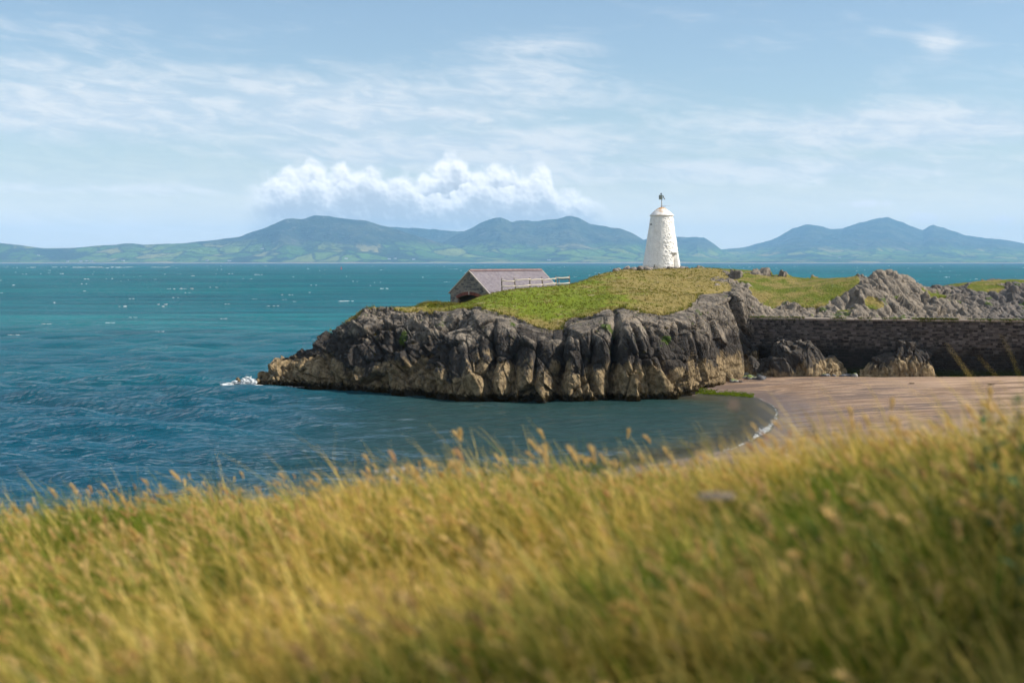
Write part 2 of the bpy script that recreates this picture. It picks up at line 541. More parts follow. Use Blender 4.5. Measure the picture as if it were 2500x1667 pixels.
TOP_PX = EDGE[1:] + [
    (886, 756, 141.5), (930, 752, 142), (973, 750, 142.3), (1018, 752, 143), (1051, 736, 146.5), (1085, 736, 148), (1060, 758, 141), (1100, 756, 139.5), (1110, 746, 146.5),
    (1129, 744, 143), (1163, 730, 144.5), (1197, 718, 146), (1221, 713, 148.3), (1260, 707.5, 148.8), (1294, 704.5, 149.5),
    (1325, 702.5, 150.5), (1359, 698.5, 151.5), (1391, 696, 152.5), (1423, 686, 156), (1440, 680, 160), (1452, 674, 162), (1497, 665, 166),
    (1527, 658, 168), (1571, 659, 169), (1614, 657, 172), (1676, 657, 172), (1750, 661, 172), (1779, 657, 170), (1837, 661, 168),
    (1885, 674, 163), (1921, 679, 161), (1950, 687, 160), (1973, 684, 160), (2031, 679, 159), (2082, 676, 158), (2105, 671, 157),
    (2135, 667, 156), (2160, 666, 156), (2186, 673, 156), (2202, 691, 157), (2231, 695, 158), (2273, 707, 159), (2309, 700, 160), (2338, 694, 160),
    (2386, 687, 161), (2467, 682, 162), (2500, 684, 162), (2650, 680, 162), (2850, 690, 162),
    (1300, 765, 133), (1300, 732, 140), (1400, 742, 138), (1400, 712, 146), (1500, 722, 140), (1500, 690, 152), (1600, 742, 137),
    (1600, 690, 155), (1700, 722, 147), (1700, 690, 156), (1220, 745, 136), (1200, 735, 140), (1600, 670, 164), (1700, 670, 164),
    (1830, 766, 146.5), (1900, 766, 146), (2000, 770, 145.5), (2100, 772, 145), (2200, 775, 144.5), (2300, 777, 144), (2400, 779, 143.5),
    (2500, 781, 143), (2700, 785, 142), (1860, 728, 152), (1950, 728, 151.5), (2000, 735, 150), (1790, 700, 155), (1850, 692, 158),
    (2080, 730, 149.5), (2160, 725, 149.3), (2220, 735, 150), (2300, 745, 150), (2400, 740, 150), (2450, 732, 151), (2120, 690, 153), (2170, 690, 153),
    (2350, 715, 155), (2440, 705, 156)]
TOP_W = [at(*p) for p in TOP_PX] + [
    (-27, 143, -2), (-24, 147, -2), (-18, 150.5, 1), (-13, 154, 1.5), (-12, 160, -2), (-7.5, 158, 4), (-3, 168, 3), (3, 176, 4), (9, 182, 6),
    (16, 186, 7), (26, 184, 7), (35, 178, 6.5), (48, 175, 6), (62, 176, 6), (-14, 168, -3), (-3, 180, -3), (8, 196, -2), (20, 200, -1), (40, 198, -2), (64, 198, -2),
    (-0.6, 155.7, 6.6), (-4.8, 151.2, 6.7), (1.2, 159.5, 6.5), (-6.9, 151.8, 6.9), (-4.6, 155, 6.6), (0.7, 162.5, 6.4), (5.2, 160.3, 7.4), (2.4, 156.4, 7.6), (0.0, 152.6, 7.7)]
top = RBF(TOP_W, 1.2)

GULLY = [((1497, 760), (1490, 976), .38, 1.9), ((1374, 800), (1345, 978), .36, 1.6), ((1262, 790), (1240, 977), .40, .9),
         ((1140, 762), (985, 905), .75, 1.5), ((1205, 790), (1195, 972), .30, .7), ((1575, 800), (1650, 962), .26, .8),
         ((1790, 790), (1790, 918), .22, .9), ((1436, 830), (1430, 978), .16, .5), ((1535, 800), (1590, 960), .20, .7),
         ((1690, 790), (1722, 930), .2, .6), ((1090, 790), (1050, 960), .3, .7), ((1310, 830), (1296, 978), .2, .5),
         ((1640, 790), (1690, 930), .15, .5)]
def interp(x, tab, col): return np.interp(x, tab[:, 0], tab[:, col])

def strata(P):
    q = np.empty_like(P)
    q[..., 0] = P[..., 0] + 0.30 * P[..., 2]
    q[..., 1] = P[..., 1] * 0.9
    q[..., 2] = P[..., 2] * 0.27 - 0.10 * P[..., 0]
    return q

def rock_disp(P, amps=(.50, .19, .055), scales=(.40, .95, 2.6), tall=(.32, .36, .45), crack=(.45, .14), seed=3):
    """fractured slabs: tall tilted faces parted by cracks, broken again into smaller blocks"""
    w = P + 0.08 * np.stack([fbm(P * 0.8, 2, 40), fbm(P * 0.8, 2, 50), fbm(P * 0.8, 2, 60)], -1)
    q = np.stack([w[..., 0] + 0.28 * w[..., 2], w[..., 1] * 0.9, w[..., 2] - 0.30 * w[..., 0]], -1)
    a, ga = facet(q * scales[0] * np.array([1, 1, tall[0]]) + 5.1, seed, 1.35, .55)
    b, gb = facet(q * scales[1] * np.array([1, 1, tall[1]]) + 2.7, seed + 20, 1.2, .60)
    c, gc = facet(q * scales[2] * np.array([1, 1, tall[2]]), seed + 40, 1.0, .8)
    d = amps[0] * a + amps[1] * b + amps[2] * c
    d = d - crack[0] * np.exp(-(ga / 0.035) ** 2) - crack[1] * np.exp(-(gb / 0.05) ** 2)
    return np.clip(d, -1.5, 1.15) + 0.02 * fbm(P * 2.6, 3, 9)

def build_headland():
    nc, n1, n2 = 1040, 170, 180
    X = np.linspace(-27.5, 24.6, nc)
    Y0 = interp(X, base_w, 1); Z0 = interp(X, base_w, 2)
    Ye = np.maximum(interp(X, edge_w, 1), Y0 + 0.4)
    k = np.hanning(41); k /= k.sum()
    sm = lambda a: np.convolve(np.pad(a, 20, mode='edge'), k, mode='valid')
    Y0, Ye = sm(Y0), sm(Ye)
    Ze = top(X, Ye)
    t = np.linspace(0, 1, n1)[:, None]
    yf = 0.28 * t + 0.72 * t ** 2.2
    zf = np.sin(t * math.pi / 2) ** 0.92
    zb = Z0 - 1.2
    P1 = np.stack([np.broadcast_to(X, (n1, nc)), Y0 - 0.35 + (Ye - Y0 + 0.35) * yf, zb + (Ze - zb) * zf], -1)
    u = (np.linspace(0, 1, n2 + 1)[1:, None]) ** 1.55
    Y2 = Ye + (200 - Ye) * u
    X2 = np.broadcast_to(X, Y2.shape)
    P2 = np.stack([X2, Y2, np.maximum(top(X2, Y2), -2.5)], -1)
    P = np.concatenate([P1, P2], 0)
    N = grid_normals(P)
    N[N[..., 2] < -0.2] *= -1
    # grass cover: beyond the cliff edge, ragged; thin on the rocky left nose and on the right shoulder
    q = P.copy()
    en = fbm(q * 0.55, 4, 71)
    dist = P[..., 1] - Ye[None, :]
    Xg = P[..., 0]
    off = np.interp(Xg, [-27, -20, -16, -9, -7, 0, 10, 14, 16.5, 19, 21, 24], [6, 2.5, 0.9, 0.7, 0.6, 0.0, 0.0, 0.3, 1.5, 5.5, 9, 9])
    grass = sstep(dist - off + en * 2.6, -0.5, 0.7)
    slope = N[..., 2]
    grass *= sstep(slope, 0.55, 0.75)
    # bare path and outcrops on the right shoulder
    for (px, py, Y, rx, ry, k_) in ((1800, 690, 158, 1.6, 5.0, 1.0), (1770, 735, 146, 2.2, 4.0, .9), (1830, 740, 149, 2.0, 5, 1.0), (1545, 661, 168.5, 1.7, 1.3, 1.0),
                                    (1060, 738, 146.5, 1.8, 1.6, .8), (1090, 745, 146, 1.5, 1.6, .9), (1680, 659, 171.5, 4.5, 1.0, .75)):
        c = at(px, py, Y)
        dd = ((P[..., 0] - c[0]) / rx) ** 2 + ((P[..., 1] - c[1]) / ry) ** 2
        grass *= 1 - k_ * np.exp(-dd) * (0.75 + 0.6 * en)
    grass = np.clip(grass, 0, 1)
    # rounded buttresses parted by clefts
    D = rock_disp(P)
    nose = 1 - sstep(P[..., 0], -9, -3)
    D -= nose * 0.25 * sstep(P[..., 0], -23, -18)
    sa, sga = facet(np.stack([P[..., 0] * .75 + .35 * P[..., 2], P[..., 1] * .35, P[..., 2] * .55], -1) + 4.4, 288, .7, 1.0)
    D += nose * (0.30 * sa - 0.2 * np.exp(-(sga / .06) ** 2)) * sstep(P[..., 2], -.6, .6)
    for (a, b, w, dep) in GULLY:
        xa, _, za = at(a[0], a[1], 129.0); xb, _, zb_ = at(b[0], b[1], 126.0)
        if a[0] < 1200: xa, _, za = at(a[0], a[1], 135.0); xb, _, zb_ = at(b[0], b[1], 130.0)
        if a[0] > 1700: xa, _, za = at(a[0], a[1], 141.0); xb, _, zb_ = at(b[0], b[1], 139.0)
        f = np.clip((P[..., 2] - zb_) / (za - zb_), -0.2, 1.15)
        xc = xb + (xa - xb) * f + 0.28 * fbm(np.stack([P[..., 2] * 0.9, P[..., 2] * 0, P[..., 2] * 0 + a[0]], -1), 3, 5)
        dx = (P[..., 0] - xc)
        inz = sstep(P[..., 2], zb_ - 1.5, zb_ + 0.3) * (1 - sstep(P[..., 2], za, za + 1.6))
        ww = w * (1.2 - 0.4 * f)
        D -= dep * np.exp(-np.abs(dx / ww) ** 1.6) * inz
        D += 0.22 * dep * np.exp(-((np.abs(dx) - 2.6 * ww) / (1.6 * ww)) ** 2) * inz
    lip = sstep(P[..., 2] - Ze[None, :], -1.3, 0.1)
    D = np.where(D > 0, D * (1 - .75 * lip * (1 - .75 * nose)), D)
    D *= 1 - .68 * sstep(slope, .62, .88) * (1 - nose)
    rk = (1 - grass)
    soft = 0.22 * fbm(P * np.array([.6, .6, .6]), 4, 23) + 0.09 * fbm(P * 2.0, 3, 29)
    D = D * (0.06 + 0.94 * rk) + soft * grass
    # turf bank overhangs the rock a little
    D += 0.28 * np.exp(-((grass - 0.5) / 0.32) ** 2) * sstep(np.abs(dist), 6, 0)
    # keep the hidden back and the boathouse yard calm
    D *= 1 - 0.8 * sstep(P[..., 1] - Ye[None, :], 34, 44)
    bl = (P[..., 0] + 0.6) * math.cos(R(35)) - (P[..., 1] - 155.7) * math.sin(R(35))
    bw = (P[..., 0] + 0.6) * math.sin(R(35)) + (P[..., 1] - 155.7) * math.cos(R(35))
    yard = (1 - sstep(np.abs(bl), 2.4, 3.2)) * (1 - sstep(np.abs(bw), 7.0, 8.0))
    D *= 1 - yard
    dirn = N * np.array([1.0, 1.0, 0.75])
    Pd = P + dirn * D[..., None]
    Pd[..., 2] = np.where(yard > 0.5, np.minimum(Pd[..., 2], 6.75), Pd[..., 2])
    # mossy ledges and cushions in the cracks
    mo = fbm(P * 0.8, 3, 91)
    moss = 0.6 * np.clip(sstep(mo, 0.30, 0.5) * sstep(P[..., 2], 4.6, 5.6) * rk, 0, 1)
    for (px, py, Y, r_) in ((1480, 800, 127.5, .9), (1490, 830, 127, .8), (1465, 785, 127.8, .7), (1545, 830, 127, .6), (1625, 825, 127.5, .7), (1250, 800, 128, .6), (1735, 805, 136, .5), (990, 810, 137, .8)):
        c = at(px, py, Y)
        dd = ((P[..., 0] - c[0]) ** 2 + 0.5 * (P[..., 2] - c[2]) ** 2) / r_ ** 2
        moss = np.maximum(moss, np.exp(-dd) * sstep(mo, -0.35, 0.2))
    dry = 0.5 + 0.55 * np.exp(-np.clip(dist - off, 0, 99) / 2.0) + 0.35 * sstep(Xg, 8, 18) - 0.25 * np.exp(-((Xg - 2) / 7) ** 2 - ((P[..., 1] - 138) / 7) ** 2)
    me = np_mesh('headland', Pd, grid_faces(n1 + n2, nc), True, {'grass': grass, 'moss': moss, 'dry': dry})
    o = link('headland', me, M_HEAD)
    tag(o, 'rocky headland of clefted dark cliffs topped with yellow-green turf', 'headland', kind='structure')
    return Pd, grass, dry
HP, HG, HD = build_headland()

def head_z(x, y):
    """top of the built headland at x, y"""
    i = int(round((x + 27.5) / (24.6 + 27.5) * (HP.shape[1] - 1)))
    i = max(0, min(HP.shape[1] - 1, i))
    col = HP[170:, i]
    return float(np.interp(y, col[:, 1], col[:, 2]))

# ---- rocky ridge behind the sea wall
WALL_A = np.array([22.2, 142.3]); WALL_B = np.array([78.0, 126.4])
WALL_TOP = 6.45
def wall_y(x): return WALL_A[1] + (WALL_B[1] - WALL_A[1]) * (x - WALL_A[0]) / (WALL_B[0] - WALL_A[0])

def build_ridge():
    nc, nr = 720, 300
    X = np.linspace(22.0, 78.0, nc)
    Yw = wall_y(X) + 0.3
    u = (np.linspace(0, 1, nr)[:, None]) ** 1.35
    Y = Yw + (198 - Yw) * u
    XX = np.broadcast_to(X, Y.shape)
    Z = top(np.minimum(XX, 66), Y)
    near = sstep(Y - Yw, 0.0, 3.2)
    Z = np.maximum(Z, -2.5) * near + (WALL_TOP - 0.12) * (1 - near)
    P = np.stack([XX, Y, Z], -1)
    N = grid_normals(P); N[N[..., 2] < 0] *= -1
    en = fbm(P * 0.5, 4, 171)
    grass = np.zeros(Y.shape)
    for (px, py, Y_, rx, ry, k_) in ((1900, 700, 159, 4.0, 8.0, 1.5), (1950, 705, 156, 3.4, 6.5, 1.6), (2015, 700, 156, 3.0, 6.0, 1.6), (2055, 690, 157, 1.7, 4.5, 1.3), (1985, 738, 150, 2.0, 3.0, 1.2), (1870, 720, 153, 2.0, 4.0, 1.0),
                                     (2420, 690, 161, 5, 2.4, 1.4), (2550, 688, 161.5, 6, 2.6, 1.4), (2330, 698, 160.5, 2.5, 1.6, 1.1), (1840, 668, 167, 4, 4, 1.2), (1800, 665, 169, 4, 3, 1.2), (2250, 700, 164, 5, 4, .9), (2130, 742, 148, 1.4, 1.6, .8), (2060, 760, 147, 1.6, 1.2, .8), (2290, 730, 153, 2.0, 1.6, .7), (2400, 712, 157, 2.4, 2.0, .9)):
        c = at(px, py, Y_)
        grass = np.maximum(grass, k_ * np.exp(-((XX - c[0]) / rx) ** 2 - ((Y - c[1]) / ry) ** 2))
    for (px, py, Y_, rx, ry) in ((1900, 673, 163, 1.6, 1.3), (1855, 668, 165, 1.5, 1.4), (2000, 752, 148, 2.6, 1.2)):
        c = at(px, py, Y_)
        grass *= 1 - np.exp(-((XX - c[0]) / rx) ** 2 - ((Y - c[1]) / ry) ** 2)
    grass = np.clip(sstep(grass + 0.35 * en, 0.35, 0.60), 0, 1)
    D = rock_disp(P, (.34, .12, .035), (.34, .9, 2.8), (.6, .6, .6), (.16, .07), 303)
    rk = 1 - grass
    amp = 0.08 + 0.92 * rk * near
    ridge = np.exp(-((P[..., 0] + 0.6 * P[..., 2] - np.round((P[..., 0] + 0.6 * P[..., 2]) / 1.1) * 1.1) / 0.16) ** 2)
    D = D * amp - 0.20 * ridge * rk * near + 0.10 * fbm(P * 0.6, 4, 223) * grass
    Pd = P + N * np.array([1, 1, 0.85]) * D[..., None]
    # never poke through the sea wall
    Pd[..., 1] = np.maximum(Pd[..., 1], wall_y(Pd[..., 0]) + 0.12)
    moss = np.clip(sstep(fbm(P * 0.8, 3, 391), 0.35, 0.5) * rk, 0, 1)
    dry = np.full(Y.shape, 0.55)
    me = np_mesh('rock_ridge', Pd, grid_faces(nr, nc), True, {'grass': grass, 'moss': moss * 0.7, 'dry': dry})
    m = bpy.data.materials.new('ridge_rock_and_turf')
    o = link('rocky_ridge', me, None)
    tag(o, 'pale grey craggy rock ridge with grassy tops behind the sea wall', 'ridge', kind='structure')
    def fn(t):
        p = t.pos()
        c, n2 = rock_color(t, p, False)
        c = t.mix(0.40, c, (0.245, 0.205, 0.160))
        x, y, z = t.sep(p)
        # rock turns darker towards the far right end
        c = t.mix(t.mul(t.ss(t.add(x, t.mul(t.sub(n2, .5), 10.0)), 44.0, 52.0), 0.55), c, (0.10, 0.095, 0.10))
        nf = t.noise(t.scale(p, (1, 0.6, 1)), 3.2, 5.0, 0.7)
        green = t.mix(nf, (0.062, 0.085, 0.008), (0.15, 0.165, 0.022))
        dryc = t.mix(nf, (0.15, 0.115, 0.03), (0.28, 0.22, 0.08))
        gc = t.mix(t.ss(t.noise(p, 0.4, 4.0, 0.6), 0.42, 0.62), green, dryc)
        c = t.mix(t.ss(t.add(t.attr('grass'), t.mul(t.sub(nf, 0.5), 0.5)), 0.40, 0.60), c, gc)
        c = t.mix(t.mul(t.ss(t.add(t.attr('moss'), t.mul(t.sub(n2, 0.5), 0.8)), 0.5, 0.7), 0.8), c, (0.07, 0.11, 0.015))
        h = t.add(t.noise(p, 3.0, 7.0, 0.66), t.mul(t.vor(t.scale(p, (1.4, 1, 0.5)), 2.0, 'DISTANCE_TO_EDGE'), 0.6))
        return pbsdf(t, c, 0.92, t.bump(h, 0.22, 0.9), 0.12)
    me.materials.append(material('ridge_rock_and_turf', fn))
build_ridge()

# ------------------------------------------------------------------ beach and seabed
SHORE = [(1680, 962), (1720, 960), (1780, 962), (1840, 968), (1880, 985), (1900, 1005), (1898, 1022), (1885, 1045), (1855, 1072), (1800, 1092), (1700, 1112), (1550, 1140), (1300, 1180)]
BED = [on_z(px, py, 0.0) for px, py in SHORE]
BED += [on_z(1815, 914, .85), on_z(1900, 919, .95), on_z(2000, 920, 1.0), on_z(2150, 921, 1.05), on_z(2300, 920, 1.15), on_z(2500, 918, 1.3), on_z(1740, 943, .3), on_z(1700, 955, .12)]
BED += [(62, 131, 1.7), (78, 126.5, 2.0), (80, 110, 2.4), (80, 85, 3.0), (80, 60, 5), (40, 60, 4), (50, 100, 1.7), (35, 115, 1.0), (30, 125, .85), (28, 108, 0.75), (36, 85, 1.8), (24, 75, 1.6), (20, 62, 3.0), (8, 66, 1.6), (-5, 62, .8),
        (17, 122, -.35), (13, 117, -.9), (5, 112, -1.7), (-8, 116, -2.8), (10, 100, -.9), (0, 95, -1.6), (-15, 100, -3.2), (-30, 100, -4), (-30, 130, -4.5), (-20, 70, -2), (-40, 60, -3), (-60, 100, -5),
        (-30, 150, -5), (0, 124, -2.2), (10, 125, -1.2), (-12, 128, -3), (0, 150, -3), (20, 150, -2), (40, 150, -1), (70, 150, -1), (-60, 150, -6), (16, 130, -.05)]
bed = RBF(BED, 2.0)

def build_beach():
    nc, nr = 420, 330
    X = np.linspace(-60, 80, nc); Y = np.linspace(55, 146, nr)
    XX, YY = np.meshgrid(X, Y)
    Z = bed(XX, YY)
    P = np.stack([XX, YY, Z], -1)
    Z = Z + 0.03 * fbm(P * 0.35, 3, 15) * sstep(Z, 0, .6)
    P[..., 2] = Z
    me = np_mesh('beach', P, grid_faces(nr, nc), True)
    def fn(t):
        p = t.pos(); x, y, z = t.sep(p)
        n = t.noise(p, 0.5, 4.0, 0.6)
        st = t.noise(t.xyz(t.mul(t.add(x, t.mul(y, 0.35)), 0.11), t.mul(t.add(y, t.mul(x, 0.16)), 0.50), 0.0), 1.0, 6.0, 0.60, 0.9)
        dry = t.mix(t.ss(st, .44, .54), (0.225, 0.145, 0.095), (0.44, 0.30, 0.20))
        wet = t.mix(n, (0.145, 0.105, 0.088), (0.20, 0.145, 0.118))
        wf = t.ss(t.add(z, t.add(t.mul(t.sub(n, 0.5), 0.20), t.mul(t.sub(st, 0.5), 0.9))), 0.40, 0.08)
        band = t.mul(t.ss(st, 0.50, 0.57), t.ss(z, 1.35, 0.95))
        c = t.mix(t.mul(band, 0.9), dry, (0.135, 0.095, 0.078))
        spk = t.noise(p, 7.0, 3.0, 0.7)
        c = t.mix(t.mul(t.ss(spk, 0.56, 0.66), 0.7), c, (0.10, 0.075, 0.06))
        c = t.mix(wf, c, wet)
        gr = t.noise(t.xyz(t.mul(x, 0.6), t.mul(y, 3.0), 0.0), 1.5, 6.0, 0.7)
        nb = t.bump(t.add(gr, t.mul(spk, .6)), 0.16, 0.8)
        rough = t.mr(wf, 0.0, 1.0, 0.95, 0.38)
        return pbsdf(t, c, rough, nb, 0.25)
    o = link('beach', me, material('sand', fn))
    tag(o, 'pale brown rippled sand beach below the sea wall', 'beach', kind='structure')
build_beach()

# ------------------------------------------------------------------ sea
def build_sea():
    rows = []
    y = 48.0
    while y < 3000:
        rows.append(y); y += max(0.34, y * y / (EYE * 1422.0) * 0.62)
    rows += list(np.geomspace(3000, 23800, 26))[0:]
    rows = np.array([-140.0, -40.0, 0.0, 30.0] + rows)
    # columns fan out with distance so far water is as fine as near water
    nc = 380
    a = np.linspace(-1, 1, nc)
    half = np.clip(0.52 * np.abs(rows) + 30, 120, 12800)
    XX = a[None, :] * half[:, None]
    YY = np.broadcast_to(rows[:, None], XX.shape).copy()
    Z = np.zeros_like(XX)
    depth = np.full(XX.shape, 9.0)
    near = (np.abs(XX) < 80) & (YY < 190) & (YY > 40)
    depth[near] = -bed(np.clip(XX[near], -60, 80), np.clip(YY[near], 55, 146))
    depth = np.where((XX < -60) | (YY > 146), 9.0, depth)
    r2 = np.random.default_rng(3)
    # swell from the left-front; shorter waves fade where the mesh gets too coarse for them
    dy = np.gradient(YY, axis=0); 
    for k in range(46):
        L = 1.7 * (9.0 ** r2.random())
        th = R(-97 + r2.normal(0, 15))
        amp = 0.0110 * L ** 0.9 * (0.5 + r2.random())
        kx, ky = 2 * math.pi / L * math.cos(th), 2 * math.pi / L * math.sin(th)
        fade = np.clip((L / np.maximum(dy, .01) - 3.0) / 4.0, 0, 1)
        ph = kx * XX + ky * YY + r2.random() * 6.28 + 1.3 * np.sin(XX * 0.011 + k) + 0.9 * np.sin(YY * 0.017 + 2 * k)
        s = np.sin(ph)
        Z += amp * fade * (s + 0.22 * np.cos(2 * ph))
    calm = np.clip(depth / 3.2, 0.0, 1) * 0.4 + 0.6
    lee = 1 - 0.60 * sstep(XX, -24, -4) * (1 - sstep(YY, 138, 150))
    Z *= calm * lee
    Z *= np.clip(depth / 0.5, 0.15, 1)
    P = np.stack([XX, YY, Z], -1)
    me = np_mesh('sea', P, grid_faces(len(rows), nc), True, {'depth': np.clip(depth, -1, 9), 'lee': 1 - lee})
    def fn(t):
        p = t.pos(); x, y, z = t.sep(p)
        d = t.attr('depth'); lee_ = t.attr('lee')
        big = t.noise(t.scale(p, (0.0016, 0.006, 0)), 1.0, 4.0, 0.6)
        mid = t.noise(t.scale(p, (0.02, 0.06, 0)), 1.0, 4.0, 0.6)
        deep = t.mix(t.ss(big, 0.35, 0.65), (0.003, 0.115, 0.148), (0.006, 0.175, 0.188))
        deep = t.mix(t.mul(t.ss(mid, 0.45, 0.65), 0.45), deep, (0.002, 0.068, 0.098))
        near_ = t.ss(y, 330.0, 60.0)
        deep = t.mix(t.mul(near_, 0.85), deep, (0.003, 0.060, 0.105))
        cove = t.mix(0.5, (0.020, 0.044, 0.034), (0.030, 0.050, 0.036))
        strk = t.noise(t.scale(p, (0.010, 0.055, 0)), 1.0, 6.0, 0.7, 0.5)
        deep = t.mix(t.mul(t.ss(strk, 0.44, 0.60), 0.55), deep, (0.002, 0.055, 0.085))
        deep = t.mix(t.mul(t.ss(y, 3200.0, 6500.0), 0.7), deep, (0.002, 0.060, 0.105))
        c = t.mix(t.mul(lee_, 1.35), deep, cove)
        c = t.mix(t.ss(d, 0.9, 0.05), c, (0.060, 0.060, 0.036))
        # ripples, coarser with distance because only the larger ones still show there
        rp = t.noise(t.scale(p, (0.55, 1.9, 0)), 1.0, 4.0, 0.6, 0.4)
        r2_ = t.noise(t.scale(p, (0.13, 0.42, 0)), 1.0, 4.0, 0.6, 0.4)
        r3_ = t.noise(t.scale(p, (0.045, 0.10, 0)), 1.0, 4.0, 0.6, 0.4)
        far = t.ss(y, 120.0, 600.0)
        h = t.add(t.mul(rp, 0.62), t.add(t.mul(r2_, t.mr(far, 0, 1, 0.9, 2.6)), t.mul(r3_, t.mul(far, 8.0))))
        nb = t.bump(h, 1.0, 0.9)
        df = t.n('ShaderNodeBsdfDiffuse'); t.put(df.inputs[0], c); t.put(df.inputs['Normal'], nb)
        gl = t.n('ShaderNodeBsdfGlossy'); t.put(gl.inputs[0], (0.92, 0.96, 1.0)); t.put(gl.inputs['Roughness'], 0.06); t.put(gl.inputs['Normal'], nb)
        fr = t.n('ShaderNodeFresnel'); t.put(fr.inputs[0], 1.333); t.put(fr.inputs['Normal'], nb)
        fac = t.m('MINIMUM', t.mul(fr.outputs[0], 0.80), 0.46)
        tr = t.n('ShaderNodeBsdfTransparent'); t.put(tr.inputs[0], (0.80, 0.88, 0.84))
        m0 = t.n('ShaderNodeMixShader')
        t.put(m0.inputs[0], t.ss(d, 0.45, 0.0)); t.put(m0.inputs[1], df.outputs[0]); t.put(m0.inputs[2], tr.outputs[0])
        m1 = t.n('ShaderNodeMixShader')
        t.put(m1.inputs[0], fac); t.put(m1.inputs[1], m0.outputs[0]); t.put(m1.inputs[2], gl.outputs[0])
        return m1.outputs[0]
    o = link('sea', me, material('sea_water', fn))
    tag(o, 'choppy teal sea stretching to the far hills', 'sea', kind='structure')
build_sea()

def mat_foam(t):
    p = t.pos()
    n = t.noise(p, 2.5, 4.0, 0.7)
    return pbsdf(t, t.mix(n, (0.52, 0.57, 0.60), (0.78, 0.80, 0.80)), 0.8, t.bump(n, 0.05), 0.2)
M_FOAM = material('foam', mat_foam)

def blob_cloud(name, items, mat, label, cat, sub=1):
    """many small uneven lumps joined as one stuff mesh; items (x,y,z,sx,sy,sz)"""
    bm = bmesh.new(); bmesh.ops.create_icosphere(bm, subdivisions=sub, radius=1.0)
    bv = np.array([v.co for v in bm.verts]); bf = np.array([[v.index for v in f.verts] for f in bm.faces]); bm.free()
    r2 = np.random.default_rng(len(items))
    VV, FF = [], []
    for i, it in enumerate(items):
        j = bv * (1 + 0.35 * r2.standard_normal((len(bv), 1)))
        a = r2.random() * 0.6 - 0.3
        j = j * np.array(it[3:6])
        j = np.stack([j[:, 0] * math.cos(a) - j[:, 1] * math.sin(a), j[:, 0] * math.sin(a) + j[:, 1] * math.cos(a), j[:, 2]], -1)
        VV.append(j + np.array(it[:3])); FF.append(bf + i * len(bv))
    me = np_mesh(name, np.concatenate(VV), np.concatenate(FF), True)
    o = link(name, me, mat)
    return tag(o, label, cat, kind='stuff')

def build_foam():
    items = []
    r2 = random.Random(5)
    for _ in range(340):
        py = 643 + 6 + (r2.random() ** 1.9) * 110
        px = r2.uniform(-300, 2800)
        if py > 690 and r2.random() < 0.6: continue
        x, y, z = on_z(px, py, 0.0)
        if y > 5000: continue
        n = r2.randint(1, 3)
        s = r2.uniform(0.3, 0.9) * (1 + y / 2600)
        for k in range(n):
            items.append((x + r2.uniform(-3, 3) * s, y + r2.uniform(-1, 1) * s, 0.12 * s, r2.uniform(.25, 1.0) * s, .3 * s, r2.uniform(.06, .22) * s))
    # the bar of broken water far out on the left
    for _ in range(70):
        px = r2.uniform(0, 420) if r2.random() < .5 else r2.uniform(180, 330); x, y, z = on_z(px, 653 + r2.uniform(-1.0, 1.2), 0)
        items.append((x, y, 0.3, r2.uniform(2, 7), 1.0, r2.uniform(.15, .5)))
    for px, py in ((115, 793), (35, 820), (555, 744), (545, 780), (325, 777), (430, 728), (695, 733), (270, 790), (388, 812), (620, 731)):
        x, y, z = on_z(px, py, 0)
        for k in range(6):
            items.append((x + r2.uniform(-.9, .9), y + r2.uniform(-.3, .3), .18, r2.uniform(.10, .32), .15, r2.uniform(.02, .06)))
    blob_cloud('whitecaps', items, M_FOAM, 'small white breaking wave crests scattered over the open sea', 'whitecaps')
    # splash at the seaward tip of the headland
    sp = []
    for _ in range(260):
        px = 625 - abs(r2.gauss(0, 22)); py = 938 - abs(r2.gauss(0, 8)) * math.exp(-abs(px - 600) / 40)
        x, y, z = at(px, py, 137.6 + r2.uniform(-.5, 1.2))
        s = r2.uniform(.03, .13)
        sp.append((x, y, max(z, 0.02), s * 1.6, s, s * .8))
    for _ in range(150):
        px = r2.uniform(545, 640); x, y, z = on_z(px, r2.gauss(940, 3.0), 0.05)
        s = r2.uniform(.05, .16)
        sp.append((x, y, .07, s * 2.4, s * 1.2, s * .4))
    for _ in range(40):
        px = r2.uniform(690, 760); x, y, z = on_z(px, r2.gauss(944, 1.2), 0.05)
        s = r2.uniform(.03, .08)
        sp.append((x, y, .05, s * 2.4, s * 1.2, s * .4))
    blob_cloud('splash_foam', sp, M_FOAM, 'white splash of a wave breaking on the headland tip', 'foam')
    # the little wave lapping on the sand
    lp = []
    line = [on_z(px, py, 0.02) for px, py in ((1842, 969), (1872, 980), (1893, 996), (1899, 1010), (1893, 1026), (1884, 1042), (1868, 1056), (1845, 1070), (1810, 1088), (1760, 1102))]
    wts = [.0, .0, .05, .12, .3, .8, .5, .15, .1, .1]
    for i in range(len(line) - 1):
        for _ in range(int(190 * wts[i]) + 7):
            f = r2.random()
            x = line[i][0] + (line[i+1][0] - line[i][0]) * f; y = line[i][1] + (line[i+1][1] - line[i][1]) * f
            s = r2.uniform(.010, .034)
            lp.append((x - abs(r2.gauss(0, .45)) * wts[i], y + r2.gauss(0, .3), .03, s * 2, s * 1.6, s * .55))
    blob_cloud('lapping_foam', lp, M_FOAM, 'thin white foam line of a wave lapping the sand', 'foam')
build_foam()

